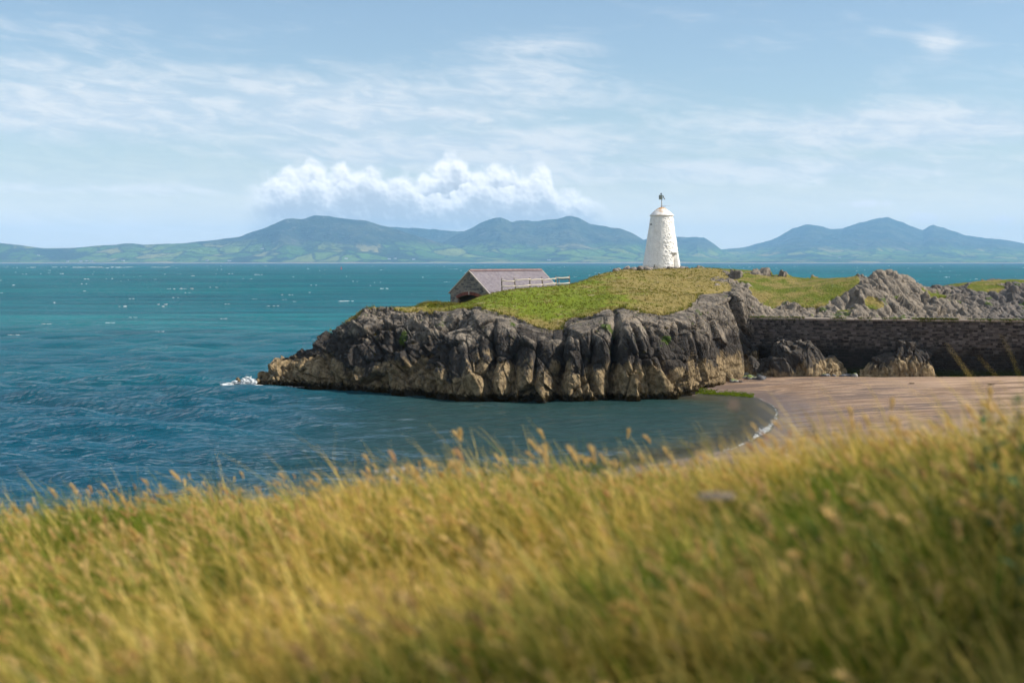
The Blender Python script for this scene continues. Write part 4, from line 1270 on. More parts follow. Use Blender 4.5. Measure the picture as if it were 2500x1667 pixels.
# ------------------------------------------------------------------ fence
def mat_rail(t):
    p = t.obj()
    return pbsdf(t, t.mix(t.noise(t.scale(p, (2, 2, 2)), 4.0, 4.0), (0.52, 0.44, 0.34), (0.72, 0.64, 0.53)), 0.8)
def mat_post(t):
    return pbsdf(t, t.mix(t.noise(t.scale(t.obj(), (4, 4, .7)), 6.0, 4.0), (0.11, 0.085, 0.07), (0.24, 0.20, 0.17)), 0.9)
M_RAIL = material('peeled_pole', mat_rail); M_POST = material('weathered_post', mat_post)
def build_fence():
    Yp = [148.7, 149.0, 149.7, 150.6, 151.6, 152.6]
    tops = [(1224.8, 679.3), (1255, 678.5), (1293.4, 676.8), (1322.5, 676), (1356.8, 674), (1389.6, 672.3)]
    bots = [(1225.6, 709), (1259, 703.5), (1294, 701), (1325.7, 699.5), (1358, 695), (1390.4, 693)]
    P0 = at(*bots[0], Yp[0])
    root = empty('rail_fence', P0)
    tag(root, 'rustic two-rail fence of dark posts and pale peeled poles beside the boathouse roof', 'fence')
    o0 = Vector(P0)
    T = [Vector(at(*tops[i], Yp[i])) - o0 for i in range(6)]; B = [Vector(at(*bots[i], Yp[i])) - o0 for i in range(6)]
    for i in range(6):
        d = (B[i] - T[i]).normalized()
        link('post', tube_mesh('post', [T[i], (T[i] * .6 + B[i] * .4), B[i] + d * .9], [.062, .068, .07], 8), M_POST, root)
    bx = Vector(at(1364.5, 676, 153.6)) - o0
    link('post', tube_mesh('post', [bx, bx + Vector((0, 0, -1.9))], [.06, .065], 8), M_POST, root)
    def pt(px, py, i, f=-.075):
        y = Yp[i] + f
        return Vector(at(px, py, y)) - o0
    def z2(u, v): return (1060 + u / 6.19, 630 + v / 6.19)
    rails = [((1015, 345), (1215, 350), 0, 1), ((1210, 330), (1455, 318), 1, 2), ((1440, 328), (1635, 318), 2, 3), ((1625, 330), (1840, 312), 3, 4), ((1835, 302), (2040, 298), 4, 5),
             ((1018, 430), (1228, 420), 0, 1), ((1222, 432), (1455, 408), 1, 2), ((1440, 408), (1640, 402), 2, 3), ((1635, 402), (1845, 380), 3, 4), ((1838, 390), (2045, 378), 4, 5)]
    r2 = random.Random(2)
    for a, b, i, j in rails:
        p, q = pt(*z2(*a), i), pt(*z2(*b), j)
        pts = [p.lerp(q, f) + Vector((0, 0, r2.uniform(-.028, .028))) for f in (0, .25, .5, .75, 1)]
        link('rail', tube_mesh('rail', pts, [r2.uniform(.046, .062) for _ in pts], 8), M_RAIL, root)
    p = bx + Vector((0, -.05, -.25)); q = T[5] + Vector((0, .06, -.38))
    link('rail', tube_mesh('rail', [p, p.lerp(q, .5) + Vector((0, 0, -.03)), q], [.05, .05, .05], 8), M_POST, root)
build_fence()

# ------------------------------------------------------------------ sea wall
def build_sea_wall():
    d = (WALL_B - WALL_A); Lw = float(np.linalg.norm(d)); ang = math.atan2(d[1], d[0])
    root = empty('sea_wall', (WALL_A[0], WALL_A[1], 0.0), ang)
    tag(root, 'long dark rubble stone sea wall standing behind the sandy beach', 'wall')
    def wcol(t, base):
        p = t.pos(); x, y, z = t.sep(p)
        n = t.noise(p, 0.7, 4.0, 0.6)
        alg = t.ss(t.add(z, t.mul(t.sub(n, 0.5), 2.6)), 4.6, 3.0)
        c = t.mix(t.mul(alg, 0.88), base, (0.018, 0.017, 0.015))
        return t.mix(t.mul(t.ss(t.add(z, t.mul(t.sub(n, 0.5), .7)), 1.9, 1.25), .8), c, (0.030, 0.040, 0.008))
    def ms(t):
        n = t.noise(t.pos(), 4.0, 4.0, 0.6)
        b = t.ramp(t.attr('tone'), [(0.0, (0.030, 0.026, 0.025)), (0.5, (0.072, 0.061, 0.056)), (1.0, (0.18, 0.155, 0.138))])
        return pbsdf(t, wcol(t, b), 0.9, t.bump(n, .03), .15)
    def ms2(t):
        n = t.noise(t.pos(), 4.0, 4.0, 0.6)
        b = t.ramp(t.rand(), [(0.0, (0.030, 0.026, 0.025)), (0.5, (0.072, 0.061, 0.056)), (1.0, (0.18, 0.155, 0.138))])
        return pbsdf(t, wcol(t, b), 0.9, t.bump(n, .03), .15)
    mm = material('sea_wall_mortar', lambda t: pbsdf(t, wcol(t, t.mix(t.noise(t.pos(), 2.0, 4.0), (0.085, 0.070, 0.060), (0.15, 0.125, 0.105))), .95))
    bm = bmesh.new()
    bm_box(bm, (Lw / 2, .40, (WALL_TOP - .16 - 1.2) / 2), (Lw, .72, WALL_TOP - .16 + 1.2))
    link('wall_core', bm_mesh('wall_core', bm), mm, root)
    tm = stone_templates(10, 61, .13, .09, material('sea_wall_stone', ms2), 'wall_stone')
    r2 = random.Random(8)
    stones = []
    z = .2
    while z < WALL_TOP - .38:
        h = r2.uniform(.15, .29); x = -r2.uniform(0, .3)
        while x < Lw:
            w = r2.uniform(.20, .56)
            x0, x1 = max(x, 0), min(x + w, Lw)
            if x1 - x0 > .15:
                stones.append(((x0 + x1) / 2, r2.uniform(.0, .05), z + h / 2 + r2.uniform(-.045, .045), (x1 - x0) * r2.uniform(.86, .95), .16, h * r2.uniform(.62, .98), r2.uniform(-.12, .12), r2.randrange(10)))
            x += w
        z += h
    vis = lambda s: (s[0] < 28.5) and (s[2] > 1.2)
    order = sorted(range(len(stones)), key=lambda i: -(stones[i][3] * stones[i][5] * (1.0 if vis(stones[i]) else .001)))
    big = set(order[:290])
    VV, FF, TT, nv = [], [], [], 0
    tv = [(np.array([v.co for v in m.vertices]), [list(p.vertices) for p in m.polygons]) for m in tm]
    for i, s in enumerate(stones):
        if i in big:
            link('stone', tm[s[7]], None, root, s[:3], (0, s[6], 0), s[3:6])
        else:
            v, f = tv[s[7]]
            q = v * np.array(s[3:6]); c_, s_ = math.cos(s[6]), math.sin(s[6])
            q = np.stack([q[:, 0] * c_ + q[:, 2] * s_, q[:, 1], -q[:, 0] * s_ + q[:, 2] * c_], -1) + np.array(s[:3])
            VV.append(q); TT += [r2.random()] * len(v)
            for p in f:
                a = [k + nv for k in p]
                FF.append(a if len(a) == 4 else a + [a[-1]])
            nv += len(v)
    V = np.concatenate(VV)
    me = bpy.data.meshes.new('small_stones')
    me.from_pydata(V.tolist(), [], [list(dict.fromkeys(f)) for f in FF])
    at_ = me.attributes.new('tone', 'FLOAT', 'POINT'); at_.data.foreach_set('value', np.array(TT, dtype=np.float32))
    o = link('stones', me, material('sea_wall_small_stone', ms), root); o['kind'] = 'stuff'
    # coping slabs, a little uneven
    cm = material('coping_stone', lambda t: pbsdf(t, t.mix(t.rand(), (0.30, 0.24, 0.19), (0.44, 0.36, 0.29)), .9, t.bump(t.noise(t.pos(), 5.0, 4.0), .03)))
    ct = stone_templates(4, 71, .05, .02, cm, 'coping')
    x = 0
    while x < Lw:
        w = r2.uniform(.8, 1.5)
        link('coping_stone', r2.choice(ct), None, root, (x + w / 2, .40, WALL_TOP - .085 + r2.uniform(-.012, .012)), (0, 0, 0), (w * .98, .95, .17))
        x += w
    return ang, Lw
WANG, WLEN = build_sea_wall()

# ------------------------------------------------------------------ rocks and stones on the beach
def rock_mesh(name, size, seed, sub=5, mat=None, amp=(.22, .10, .035), flat=0.0, sc=1.0):
    bm = bmesh.new(); bmesh.ops.create_icosphere(bm, subdivisions=sub, radius=1.0)
    v = np.array([q.co for q in bm.verts]); f = np.array([[q.index for q in p.verts] for p in bm.faces]); bm.free()
    n = v.copy()
    P = v * np.array(size)
    q = strata(P) * sc + seed * 3.7
    a, ga = facet(q * 0.75, seed, .55); b, gb = facet(q * 1.9, seed + 9, .6); c, gc = facet(q * 4.5, seed + 19, .6)
    d = amp[0] * a + amp[1] * b + amp[2] * c - amp[1] * np.exp(-(ga / .1) ** 2)
    P = P + n * (d * min(size))[:, None]
    me = np_mesh(name, P, f, True)
    if mat: me.materials.append(mat)
    return me

def profile_rock(name, cx_px, Yc, prof, depth, seed, zfoot):
    """outcrop whose skyline follows prof [(px,py)], with a humped section in depth"""
    xs = np.array([at(px, py, Yc)[0] for px, py in prof]); zs = np.array([at(px, py, Yc)[2] for px, py in prof])
    nx, ny = 200, 130
    X = np.linspace(xs[0], xs[-1], nx); H = np.interp(X, xs, zs) - zfoot
    v = np.linspace(0, 1, ny)[:, None]
    sec = np.clip(np.sin(np.clip(v, 0, 1) * math.pi), 0, 1) ** 0.42
    dep = depth * np.sqrt(np.clip(H / H.max(), .03, 1))
    Y = Yc + (v - 0.62) * 2 * dep
    XX = np.broadcast_to(X, Y.shape)
    Z = zfoot - .5 + (H + .5) * sec
    P = np.stack([XX, Y, Z], -1)
    N = grid_normals(P); N[N[..., 2] < 0] *= -1
    P = P + N * (rock_disp(P, (.26, .12, .04), (.55, 1.2, 3.0), (.5, .5, .5), (.15, .06), seed))[..., None] * (0.3 + .7 * sstep(Z, zfoot - .3, zfoot + .4))[..., None]
    me = np_mesh(name, P, grid_faces(ny, nx), True)
    return link(name, me, M_BOULDER)

o = profile_rock('rock_outcrop', 1935, 139.0, [(1800, 925), (1815, 900), (1832, 872), (1850, 885), (1875, 872), (1888, 842), (1905, 832), (1940, 828), (1972, 833), (1992, 852), (2010, 872), (2030, 874), (2048, 892), (2060, 925)], 2.1, 501, .9)
tag(o, 'large jagged rock outcrop against the sea wall beside the cliff corner', 'rock')
o = profile_rock('rock_outcrop', 2200, 137.4, [(2090, 925), (2108, 900), (2135, 882), (2165, 858), (2195, 842), (2228, 838), (2255, 846), (2270, 860), (2278, 890), (2285, 925)], 1.9, 611, 1.05)
tag(o, 'single sloping rock outcrop standing alone before the sea wall', 'rock')
p = on_z(1652, 965, .0)
o = link('boulder', rock_mesh('boulder', (.62, .55, .62), 5, 4, M_BOULDER), None, None, (p[0], p[1] + .1, .30)); tag(o, 'dark pointed boulder at the waterline below the cliff', 'boulder')

def scatter_stones():
    tmpl = [rock_mesh('beach_stone', (.5, .4, .3), 80 + k, 2, M_PEBBLE, (.2, .1, .0)) for k in range(6)]
    r2 = random.Random(41)
    def put(px, py, s, label, group):
        x, y, z0 = on_z(px, py, .9)
        z = float(bed(np.array([x]), np.array([y]))[0])
        o = link('beach_stone', r2.choice(tmpl), None, None, (x, y, z + .10 * s), (r2.uniform(-.3, .3), r2.uniform(-.3, .3), r2.uniform(0, 6.28)), (s * r2.uniform(.8, 1.3), s, s * r2.uniform(.7, 1.1)))
        tag(o, label, 'stone', group)
    for _ in range(46):
        put(r2.uniform(1782, 1870), r2.uniform(908, 926), r2.uniform(.35, 1.0), 'weedy stone in the heap between the cliff corner and the jagged outcrop', 'stones by the cliff corner')
    for _ in range(26):
        put(r2.uniform(1995, 2090), r2.uniform(911, 923), r2.uniform(.4, .95), 'algae-green stone in the pile between the two outcrops', 'stones between the outcrops')
    for _ in range(44):
        put(r2.uniform(2262, 2520), r2.uniform(912, 919), r2.uniform(.25, .55), 'small stone in the row along the sea wall foot', 'stones along the wall foot')
    # rubble round the tower base
    tm = [rock_mesh('rubble_stone', (.30, .24, .2), 120 + k, 2, M_RUBBLE, (.25, .1, .0)) for k in range(5)]
    for k in range(46):
        a = r2.uniform(-1.9, 1.9); rr = r2.uniform(2.4, 3.1)
        x, y = TX + rr * math.sin(a), TY - rr * math.cos(a)
        s = r2.uniform(.5, 1.15)
        o = link('rubble_stone', r2.choice(tm), None, None, (x, y, head_z(x, y) + .06 * s), (r2.uniform(-.4, .4), r2.uniform(-.4, .4), r2.uniform(0, 6)), (s, s, s * .9))
        tag(o, 'loose dark stone lying round the foot of the white tower', 'stone', 'rubble round the tower foot')
    for k in range(34):
        x = at(1500, 660, 169)[0] + r2.uniform(0, 3.9); y = 168.4 + r2.uniform(-1.1, 1.2)
        s = r2.uniform(.6, 1.7)
        o = link('rubble_stone', r2.choice(tm), None, None, (x, y, head_z(x, y) + .05 * s), (r2.uniform(-.5, .5), r2.uniform(-.5, .5), r2.uniform(0, 6)), (s, s, s))
        tag(o, 'pale broken rock on the bare knoll beside the white tower', 'stone', 'broken rocks on the knoll by the tower')
scatter_stones()

# ------------------------------------------------------------------ turf tufts, weed and wall plants
def tuft_stuff(name, pts, mat, label, cat, h=(.08, .2), w=.035, n=7, spread=.10, lean=(-.3, 0)):
    """grass-like sprays of thin triangles as one stuff mesh"""
    r2 = np.random.default_rng(len(pts))
    pts = np.asarray(pts, dtype=float)
    N = len(pts) * n
    b = np.repeat(pts[:, :3], n, 0); s = np.repeat(pts[:, 3] if pts.shape[1] > 3 else np.ones(len(pts)), n)
    a = r2.random(N) * 6.283
    b = b + np.stack([np.cos(a), np.sin(a), a * 0], -1) * (r2.random(N) * spread * s)[:, None]
    hh = (h[0] + (h[1] - h[0]) * r2.random(N)) * s
    tip = b + np.stack([np.cos(a) * .45 * hh + lean[0] * hh, np.sin(a) * .45 * hh + lean[1] * hh, hh], -1)
    t2 = r2.random(N) * 6.283
    sd_ = np.stack([np.cos(t2), np.sin(t2), t2 * 0], -1) * (w * s * .5)[:, None]
    b[:, 2] -= .03
    V = np.stack([b - sd_, b + sd_, tip], 1).reshape(-1, 3)
    Fc = np.arange(len(V)).reshape(-1, 3)
    me = np_mesh(name, V, Fc, True, {'tone': np.repeat(r2.random(N), 3)})
    return tag(link(name, me, mat), label, cat, kind='stuff')

def leafmat(c0, c1, c2=None):
    def fn(t):
        a = t.attr('tone')
        c = t.mix(a, c0, c1)
        if c2: c = t.mix(t.ss(t.noise(t.pos(), .4, 3.0), .45, .65), c, c2)
        df = t.n('ShaderNodeBsdfDiffuse'); t.put(df.inputs[0], c)
        tr = t.n('ShaderNodeBsdfTranslucent'); t.put(tr.inputs[0], c)
        m = t.n('ShaderNodeMixShader'); t.put(m.inputs[0], .35); t.put(m.inputs[1], df.outputs[0]); t.put(m.inputs[2], tr.outputs[0])
        return m.outputs[0]
    return fn
M_TURF = material('turf_blades', leafmat((.075, .095, .010), (.20, .19, .035), (.24, .18, .06)))
M_WEED = material('green_algae', leafmat((.07, .12, .005), (.20, .25, .02)))
M_WALLPL = material('wall_plants', leafmat((.04, .06, .008), (.12, .13, .02)))
M_BWEED = material('brown_wrack', leafmat((.015, .011, .006), (.07, .05, .02)))

def build_tufts():
    r2 = np.random.default_rng(14)
    # turf tufts on the headland, denser along the broken edge
    g = HG.copy(); rows, cols = g.shape
    w = np.clip(g - .25, 0, 1) * (HP[..., 1] < 176)
    edge = np.exp(-((g - .55) / .25) ** 2) * (HP[..., 1] < 150)
    # area weight per vertex
    dA = np.linalg.norm(np.gradient(HP, axis=0), axis=-1)
    prob = (w * .5 + edge * 2.0) * dA
    prob = (prob / prob.sum()).ravel()
    idx = r2.choice(prob.size, 15000, p=prob)
    pts = np.concatenate([HP.reshape(-1, 3)[idx], (.55 + 1.0 * r2.random((len(idx), 1)) * (0.4 + edge.ravel()[idx][:, None]))], 1)
    tuft_stuff('turf_tufts', pts, M_TURF, 'short windblown grass tufts on the headland turf', 'grass', (.10, .24), .05, 6, .16)
    # green algae on the sand by the cliff foot
    P = []
    for _ in range(700):
        f = r2.random(); px = 1668 + 172 * f; py = 957 + 9 * f ** 2 + r2.normal(0, 1.6) - 1.0 * (f < .3)
        x, y, z = on_z(px, py, .06); z = max(float(bed(np.array([x]), np.array([y]))[0]), 0.0)
        P.append((x, y, z + .03, .5 + .6 * r2.random()))
    tuft_stuff('green_algae', P, M_WEED, 'bright green algae strewn where the sand meets the cliff', 'algae', (.03, .10), .16, 5, .22)
    P = []
    for _ in range(500):
        px = 2268 + 260 * r2.random(); x, y, z = on_z(px, 912 + 5 * r2.random(), 1.1); z = float(bed(np.array([x]), np.array([y]))[0])
        P.append((x, y, z + .04, .4 + .6 * r2.random()))
    tuft_stuff('wall_foot_algae', P, M_WEED, 'strip of green weed along the foot of the sea wall', 'algae', (.04, .14), .10, 5, .16)
    # plants hanging over the wall top
    P = []
    for (a, b, k) in ((0.3, 2.6, 90), (2.2, 7.0, 200), (9.5, 11, 60), (12.2, 13.5, 30), (14.5, 16.2, 60), (17.3, 21.5, 420), (22.4, 30, 300), (30, 52, 300)):
        for _ in range(k):
            s = a + (b - a) * r2.random()
            x = WALL_A[0] + s * math.cos(WANG); y = WALL_A[1] + s * math.sin(WANG)
            P.append((x, y - .02 + .25 * r2.random(), WALL_TOP - .04 - .16 * (r2.random() < .35), .6 + .8 * r2.random()))
    tuft_stuff('wall_top_plants', P, M_WALLPL, 'dark green plants fringing the top of the sea wall', 'plants', (.06, .20), .07, 8, .14)
    # brown wrack hanging at the cliff foot
    P = []
    sel = np.where((HP[:170, :, 2] > -.05) & (HP[:170, :, 2] < .75) & (HP[:170, :, 0] > -22))
    k = r2.choice(len(sel[0]), 5000)
    Q = HP[sel[0][k], sel[1][k]]
    right = (Q[:, 0] > 12) & (Q[:, 0] < 20)
    Q = Q[right | (Q[:, 2] < .40)]
    Q = np.concatenate([Q, .6 + .8 * r2.random((len(Q), 1))], 1)
    Q[:, 1] -= .05
    tuft_stuff('brown_wrack', Q, M_BWEED, 'dark brown seaweed clinging along the foot of the cliff', 'seaweed', (-.18, .10), .08, 5, .12)
build_tufts()

# ------------------------------------------------------------------ sea marks
def build_marks():
    mred = material('buoy_red', lambda t: pbsdf(t, (.45, .03, .03), .5))
    mdark = material('marker_dark', lambda t: pbsdf(t, (.05, .05, .06), .6))
    x, y, z = on_z(833, 657.5, 0)
    b = empty('buoy', (x, y, 0)); tag(b, 'small red buoy on the open sea below the green hill', 'buoy')
    link('float', tube_mesh('float', [(0, 0, -.6), (0, 0, .9), (0, 0, 1.0)], [1.3, 1.3, 1.0], 14), mred, b)
    link('tower', tube_mesh('tower', [(0, 0, .9), (0, 0, 3.4)], [.7, .25], 8), mred, b)
    link('top_mark', tube_mesh('top_mark', [(0, 0, 3.4), (0, 0, 4.2)], [.4, .4], 8), mred, b)
    x, y, z = on_z(2447, 656, 0)
    b = empty('channel_marker', (x, y, 0)); tag(b, 'thin dark channel marker post in the sea near the right ridge', 'marker')
    link('pile', tube_mesh('pile', [(0, 0, -2), (0, 0, 6)], [.35, .3], 8), mdark, b)
    link('top_mark', tube_mesh('top_mark', [(0, 0, 5.6), (0, 0, 7.2)], [.7, .1], 8), mdark, b)
build_marks()

# ------------------------------------------------------------------ foreground dune and grass
GRASS_H = 0.43
fg_pts = [(at(px, py, Y)) for px, py, Y in ((0, 1255, 14), (300, 1205, 13), (600, 1170, 12), (900, 1140, 10.5), (1250, 1125, 9.2), (1600, 1105, 8.6), (1900, 1066, 8.0), (2200, 1036, 7.4), (2500, 1010, 7.0), (2900, 985, 7.0), (-500, 1290, 14.5))]
fg_pts += [at(px, py, Y) for px, py, Y in ((0, 1667, 3.6), (800, 1667, 3.4), (1600, 1667, 3.3), (2500, 1667, 3.2), (600, 1400, 6.0), (1250, 1350, 5.4), (1900, 1300, 5.0), (0, 1430, 6.6))]
fg_pts = [(x, y, z - GRASS_H) for x, y, z in fg_pts]
fg_pts += [(0, -1, 10.45), (0, -6, 10.6), (-6, -3, 10.1), (6, -3, 11.0), (5, 3, 11.1), (-6, 4, 9.7), (-9, 9, 9.0), (9, 6, 11.4), (-14, 12, 8.0), (14, 4, 11.8),
           (-14, 22, 5.6), (-7, 22, 6.6), (0, 19, 7.4), (6, 17, 8.4), (12, 17, 9.3), (-16, 40, 1.0), (0, 40, 1.6), (16, 38, 2.6), (-18, 54, -1.2), (0, 56, -.4), (20, 56, 1.2), (24, 30, 7), (30, 8, 11), (-24, 8, 6), (-30, 30, 1)]
fg = RBF(fg_pts, 1.5)

def build_foreground():
    nc, nr = 220, 220
    X = np.linspace(-30, 30, nc); Y = np.linspace(-8, 60, nr)
    XX, YY = np.meshgrid(X, Y); Z = fg(XX, YY)
    P = np.stack([XX, YY, Z + .05 * fbm(np.stack([XX, YY, XX * 0], -1) * .8, 3, 5)], -1)
    me = np_mesh('dune_slope', P, grid_faces(nr, nc), True)
    def fn(t):
        n = t.noise(t.pos(), 2.0, 5.0, .65)
        return pbsdf(t, t.mix(n, (.020, .024, .006), (.07, .06, .020)), .95, t.bump(t.noise(t.pos(), 14.0, 4.0), .05))
    tag(link('dune_slope', me, material('dune_soil', fn)), 'grassy dune slope the view is taken from', 'slope', kind='structure')

    # ---- tuft pieces (kept out of the scene, instanced as one stuff object)
    def mat_blade(t):
        a = t.attr('tone'); hgt = t.attr('up'); p = t.pos()
        rnd = t.rand()
        patch = t.noise(p, .55, 3.0, .55)
        straw = t.mix(a, (.46, .285, .030), (.90, .66, .19))
        green = t.mix(a, (.020, .060, .002), (.21, .30, .012))  # blades are greener low down; shade of the gaps is put in too
        f = t.ss(t.add(t.add(t.mul(t.sub(patch, .5), 2.3), t.mul(t.sub(rnd, .5), .35)), t.add(t.mul(hgt, 1.05), t.mul(t.sub(a, .5), .75))), .46, 1.10)
        c = t.mix(f, green, straw)
        df = t.n('ShaderNodeBsdfDiffuse'); t.put(df.inputs[0], c)
        tr = t.n('ShaderNodeBsdfTranslucent'); t.put(tr.inputs[0], c)
        gl = t.n('ShaderNodeBsdfGlossy'); t.put(gl.inputs['Roughness'], .45); t.put(gl.inputs[0], (.9, .9, .85))
        m = t.n('ShaderNodeMixShader'); t.put(m.inputs[0], .33); t.put(m.inputs[1], df.outputs[0]); t.put(m.inputs[2], tr.outputs[0])
        m2 = t.n('ShaderNodeMixShader'); t.put(m2.inputs[0], .015); t.put(m2.inputs[1], m.outputs[0]); t.put(m2.inputs[2], gl.outputs[0])
        return m2.outputs[0]
    def mat_head(t):
        a = t.attr('tone')
        c = t.mix(a, (.58, .37, .12), (.82, .62, .29))
        c = t.mix(t.mul(t.ss(t.rand(), .8, 1.0), .5), c, (.42, .16, .10))
        df = t.n('ShaderNodeBsdfDiffuse'); t.put(df.inputs[0], c)
        tr = t.n('ShaderNodeBsdfTranslucent'); t.put(tr.inputs[0], c)
        m = t.n('ShaderNodeMixShader'); t.put(m.inputs[0], .45); t.put(m.inputs[1], df.outputs[0]); t.put(m.inputs[2], tr.outputs[0])
        return m.outputs[0]
    MB, MH = material('grass_blade', mat_blade), material('grass_seed_head', mat_head)
    lib = bpy.data.collections.new('grass_pieces')
    r2 = np.random.default_rng(77)
    def ribbon(base, az, length, lean, curl, width, segs, V, Fc, up, tone, tv, wind):
        """one curved blade as a strip"""
        n0 = len(V); ang = lean; pos = np.array(base, float); az_ = az
        side = np.array([-math.sin(az), math.cos(az), 0.])
        for k in range(segs + 1):
            f = k / segs
            w = width * (1 - f ** 1.8) * .5 + .0004
            V.append(pos - side * w); V.append(pos + side * w); up += [f, f]; tone += [tv, tv]
            d = np.array([math.cos(az_) * math.sin(ang), math.sin(az_) * math.sin(ang), math.cos(ang)])
            d = d + np.array([-wind * f, 0, 0]); d /= np.linalg.norm(d)
            pos = pos + d * length / segs
            ang += curl / segs
            if k < segs: Fc.append((n0 + 2*k, n0 + 2*k + 1, n0 + 2*k + 3, n0 + 2*k + 2))
        return pos, d
    def tuft(i, nb, stalks, hmul):
        V, Fc, up, tone = [], [], [], []
        HV, HF, HT = [], [], []
        for _ in range(nb):
            b = (r2.normal(0, .075), r2.normal(0, .075), -.03)
            ribbon(b, r2.random() * 6.283, (.22 + .30 * r2.random()) * hmul, abs(r2.normal(.25, .2)), abs(r2.normal(1.0, .6)), .0035 + .0045 * r2.random(), 6, V, Fc, up, tone, r2.random(), .85)
        for _ in range(stalks):
            b = (r2.normal(0, .08), r2.normal(0, .08), -.03)
            tv = r2.random()
            tip, d = ribbon(b, r2.random() * 6.283, (.25 + .16 * r2.random()) * hmul, abs(r2.normal(.10, .09)), abs(r2.normal(.25, .2)), .0026, 6, V, Fc, up, tone, .6 + .4 * tv, .30)
            # a soft seed head: flattened spindle of small spikelets
            Lh = .045 + .05 * r2.random(); rad = .006 + .006 * r2.random()
            for q in range(16):
                f = q / 15.0
                c = tip + d * (Lh * f) + np.array([-.25 * Lh * f * f, 0, -.10 * Lh * f * f])
                rr = rad * (math.sin(math.pi * min(.98, .12 + .86 * f)) ** .7)
                a = q * 2.4
                o = np.array([math.cos(a), math.sin(a), .35]) * rr
                s = np.array([-math.sin(a), math.cos(a), 0]) * rr * .75
                n0 = len(HV)
                HV += [c - s, c + s, c + o * 1.5 + d * rr * 2.2, c - o * .7 + d * rr]
                HT += [tv] * 4
                HF += [(n0, n0 + 1, n0 + 2), (n0, n0 + 2, n0 + 3)]
        nv = len(V)
        me = bpy.data.meshes.new('tuft_%d' % i)
        me.from_pydata([tuple(v) for v in V + HV], [], [tuple(f) for f in Fc] + [tuple(np.array(f) + nv) for f in HF])
        a1 = me.attributes.new('tone', 'FLOAT', 'POINT'); a1.data.foreach_set('value', np.array(tone + HT, dtype=np.float32))
        a2 = me.attributes.new('up', 'FLOAT', 'POINT'); a2.data.foreach_set('value', np.array(up + [1.0] * len(HV), dtype=np.float32))
        me.materials.append(MB); me.materials.append(MH)
        me.polygons.foreach_set('material_index', np.array([0] * len(Fc) + [1] * len(HF), dtype=np.int32))
        me.polygons.foreach_set('use_smooth', np.ones(len(me.polygons), dtype=bool))
        ob = bpy.data.objects.new('tuft_%02d' % i, me); lib.objects.link(ob)
    for i in range(6): tuft(i, 58, 2 if i < 2 else 0, 1.0)
    for i in range(6, 10): tuft(i, 48, 3 if i < 8 else 2, 1.0)
    for i in range(10, 13): tuft(i, 20, 0, 1.5)
    # ---- where the tufts stand
    pts, rots, scl, idx = [], [], [], []
    def scatter(n, x0, x1, y0, y1, dens=1.0):
        X = r2.uniform(x0, x1, n); Y = r2.uniform(y0, y1, n)
        ok = np.abs(X) < 1.6 + .62 * np.maximum(Y, 0)
        X, Y = X[ok], Y[ok]
        Z = fg(X, Y)
        CL = np.minimum(1.0 + .60 * fbm(np.stack([X * 1.1, Y * 1.1, X * 0], -1), 3, 321), 1.22)
        for x, y, z, cl in zip(X, Y, Z, CL):
            pts.append((x, y, z)); rots.append((r2.normal(0, .08), r2.normal(-.20, .10), r2.normal(0, .6)))
            pick = r2.random()
            idx.append(int(r2.integers(0, 6)) if pick < .55 else (int(r2.integers(6, 10)) if pick < (.93 if y > 6 else .78) else int(r2.integers(10, 13))))
            scl.append((.72 + .40 * r2.random()) * cl)
    scatter(750, -5, 5, 1.7, 4.6)
    scatter(5200, -9, 9, 4.2, 9.0)
    scatter(7000, -13, 13, 9.0, 18.0)
    me = bpy.data.meshes.new('grass_points')
    me.from_pydata(pts, [], [])
    a = me.attributes.new('rot', 'FLOAT_VECTOR', 'POINT'); a.data.foreach_set('vector', np.array(rots, dtype=np.float32).ravel())
    a = me.attributes.new('scl', 'FLOAT', 'POINT'); a.data.foreach_set('value', np.array(scl, dtype=np.float32))
    a = me.attributes.new('idx', 'INT', 'POINT'); a.data.foreach_set('value', np.array(idx, dtype=np.int32))
    o = link('dune_grass', me)
    tag(o, 'tall golden-green windblown dune grass filling the foreground', 'grass', kind='stuff')
    ng = bpy.data.node_groups.new('grass_scatter', 'GeometryNodeTree')
    ng.interface.new_socket('Geometry', in_out='INPUT', socket_type='NodeSocketGeometry')
    ng.interface.new_socket('Geometry', in_out='OUTPUT', socket_type='NodeSocketGeometry')
    N = ng.nodes; Lk = ng.links
    gi, go = N.new('NodeGroupInput'), N.new('NodeGroupOutput')
    ci = N.new('GeometryNodeCollectionInfo'); ci.inputs['Collection'].default_value = lib
    ci.inputs['Separate Children'].default_value = True; ci.inputs['Reset Children'].default_value = True
    ip = N.new('GeometryNodeInstanceOnPoints'); ip.inputs['Pick Instance'].default_value = True
    def na(nm, ty):
        q = N.new('GeometryNodeInputNamedAttribute'); q.data_type = ty; q.inputs['Name'].default_value = nm
        return q.outputs['Attribute']
    Lk.new(gi.outputs[0], ip.inputs['Points']); Lk.new(ci.outputs[0], ip.inputs['Instance'])
    Lk.new(na('idx', 'INT'), ip.inputs['Instance Index']); Lk.new(na('rot', 'FLOAT_VECTOR'), ip.inputs['Rotation']); Lk.new(na('scl', 'FLOAT'), ip.inputs['Scale'])
    Lk.new(ip.outputs[0], go.inputs[0])
    md = o.modifiers.new('scatter', 'NODES'); md.node_group = ng
build_foreground()

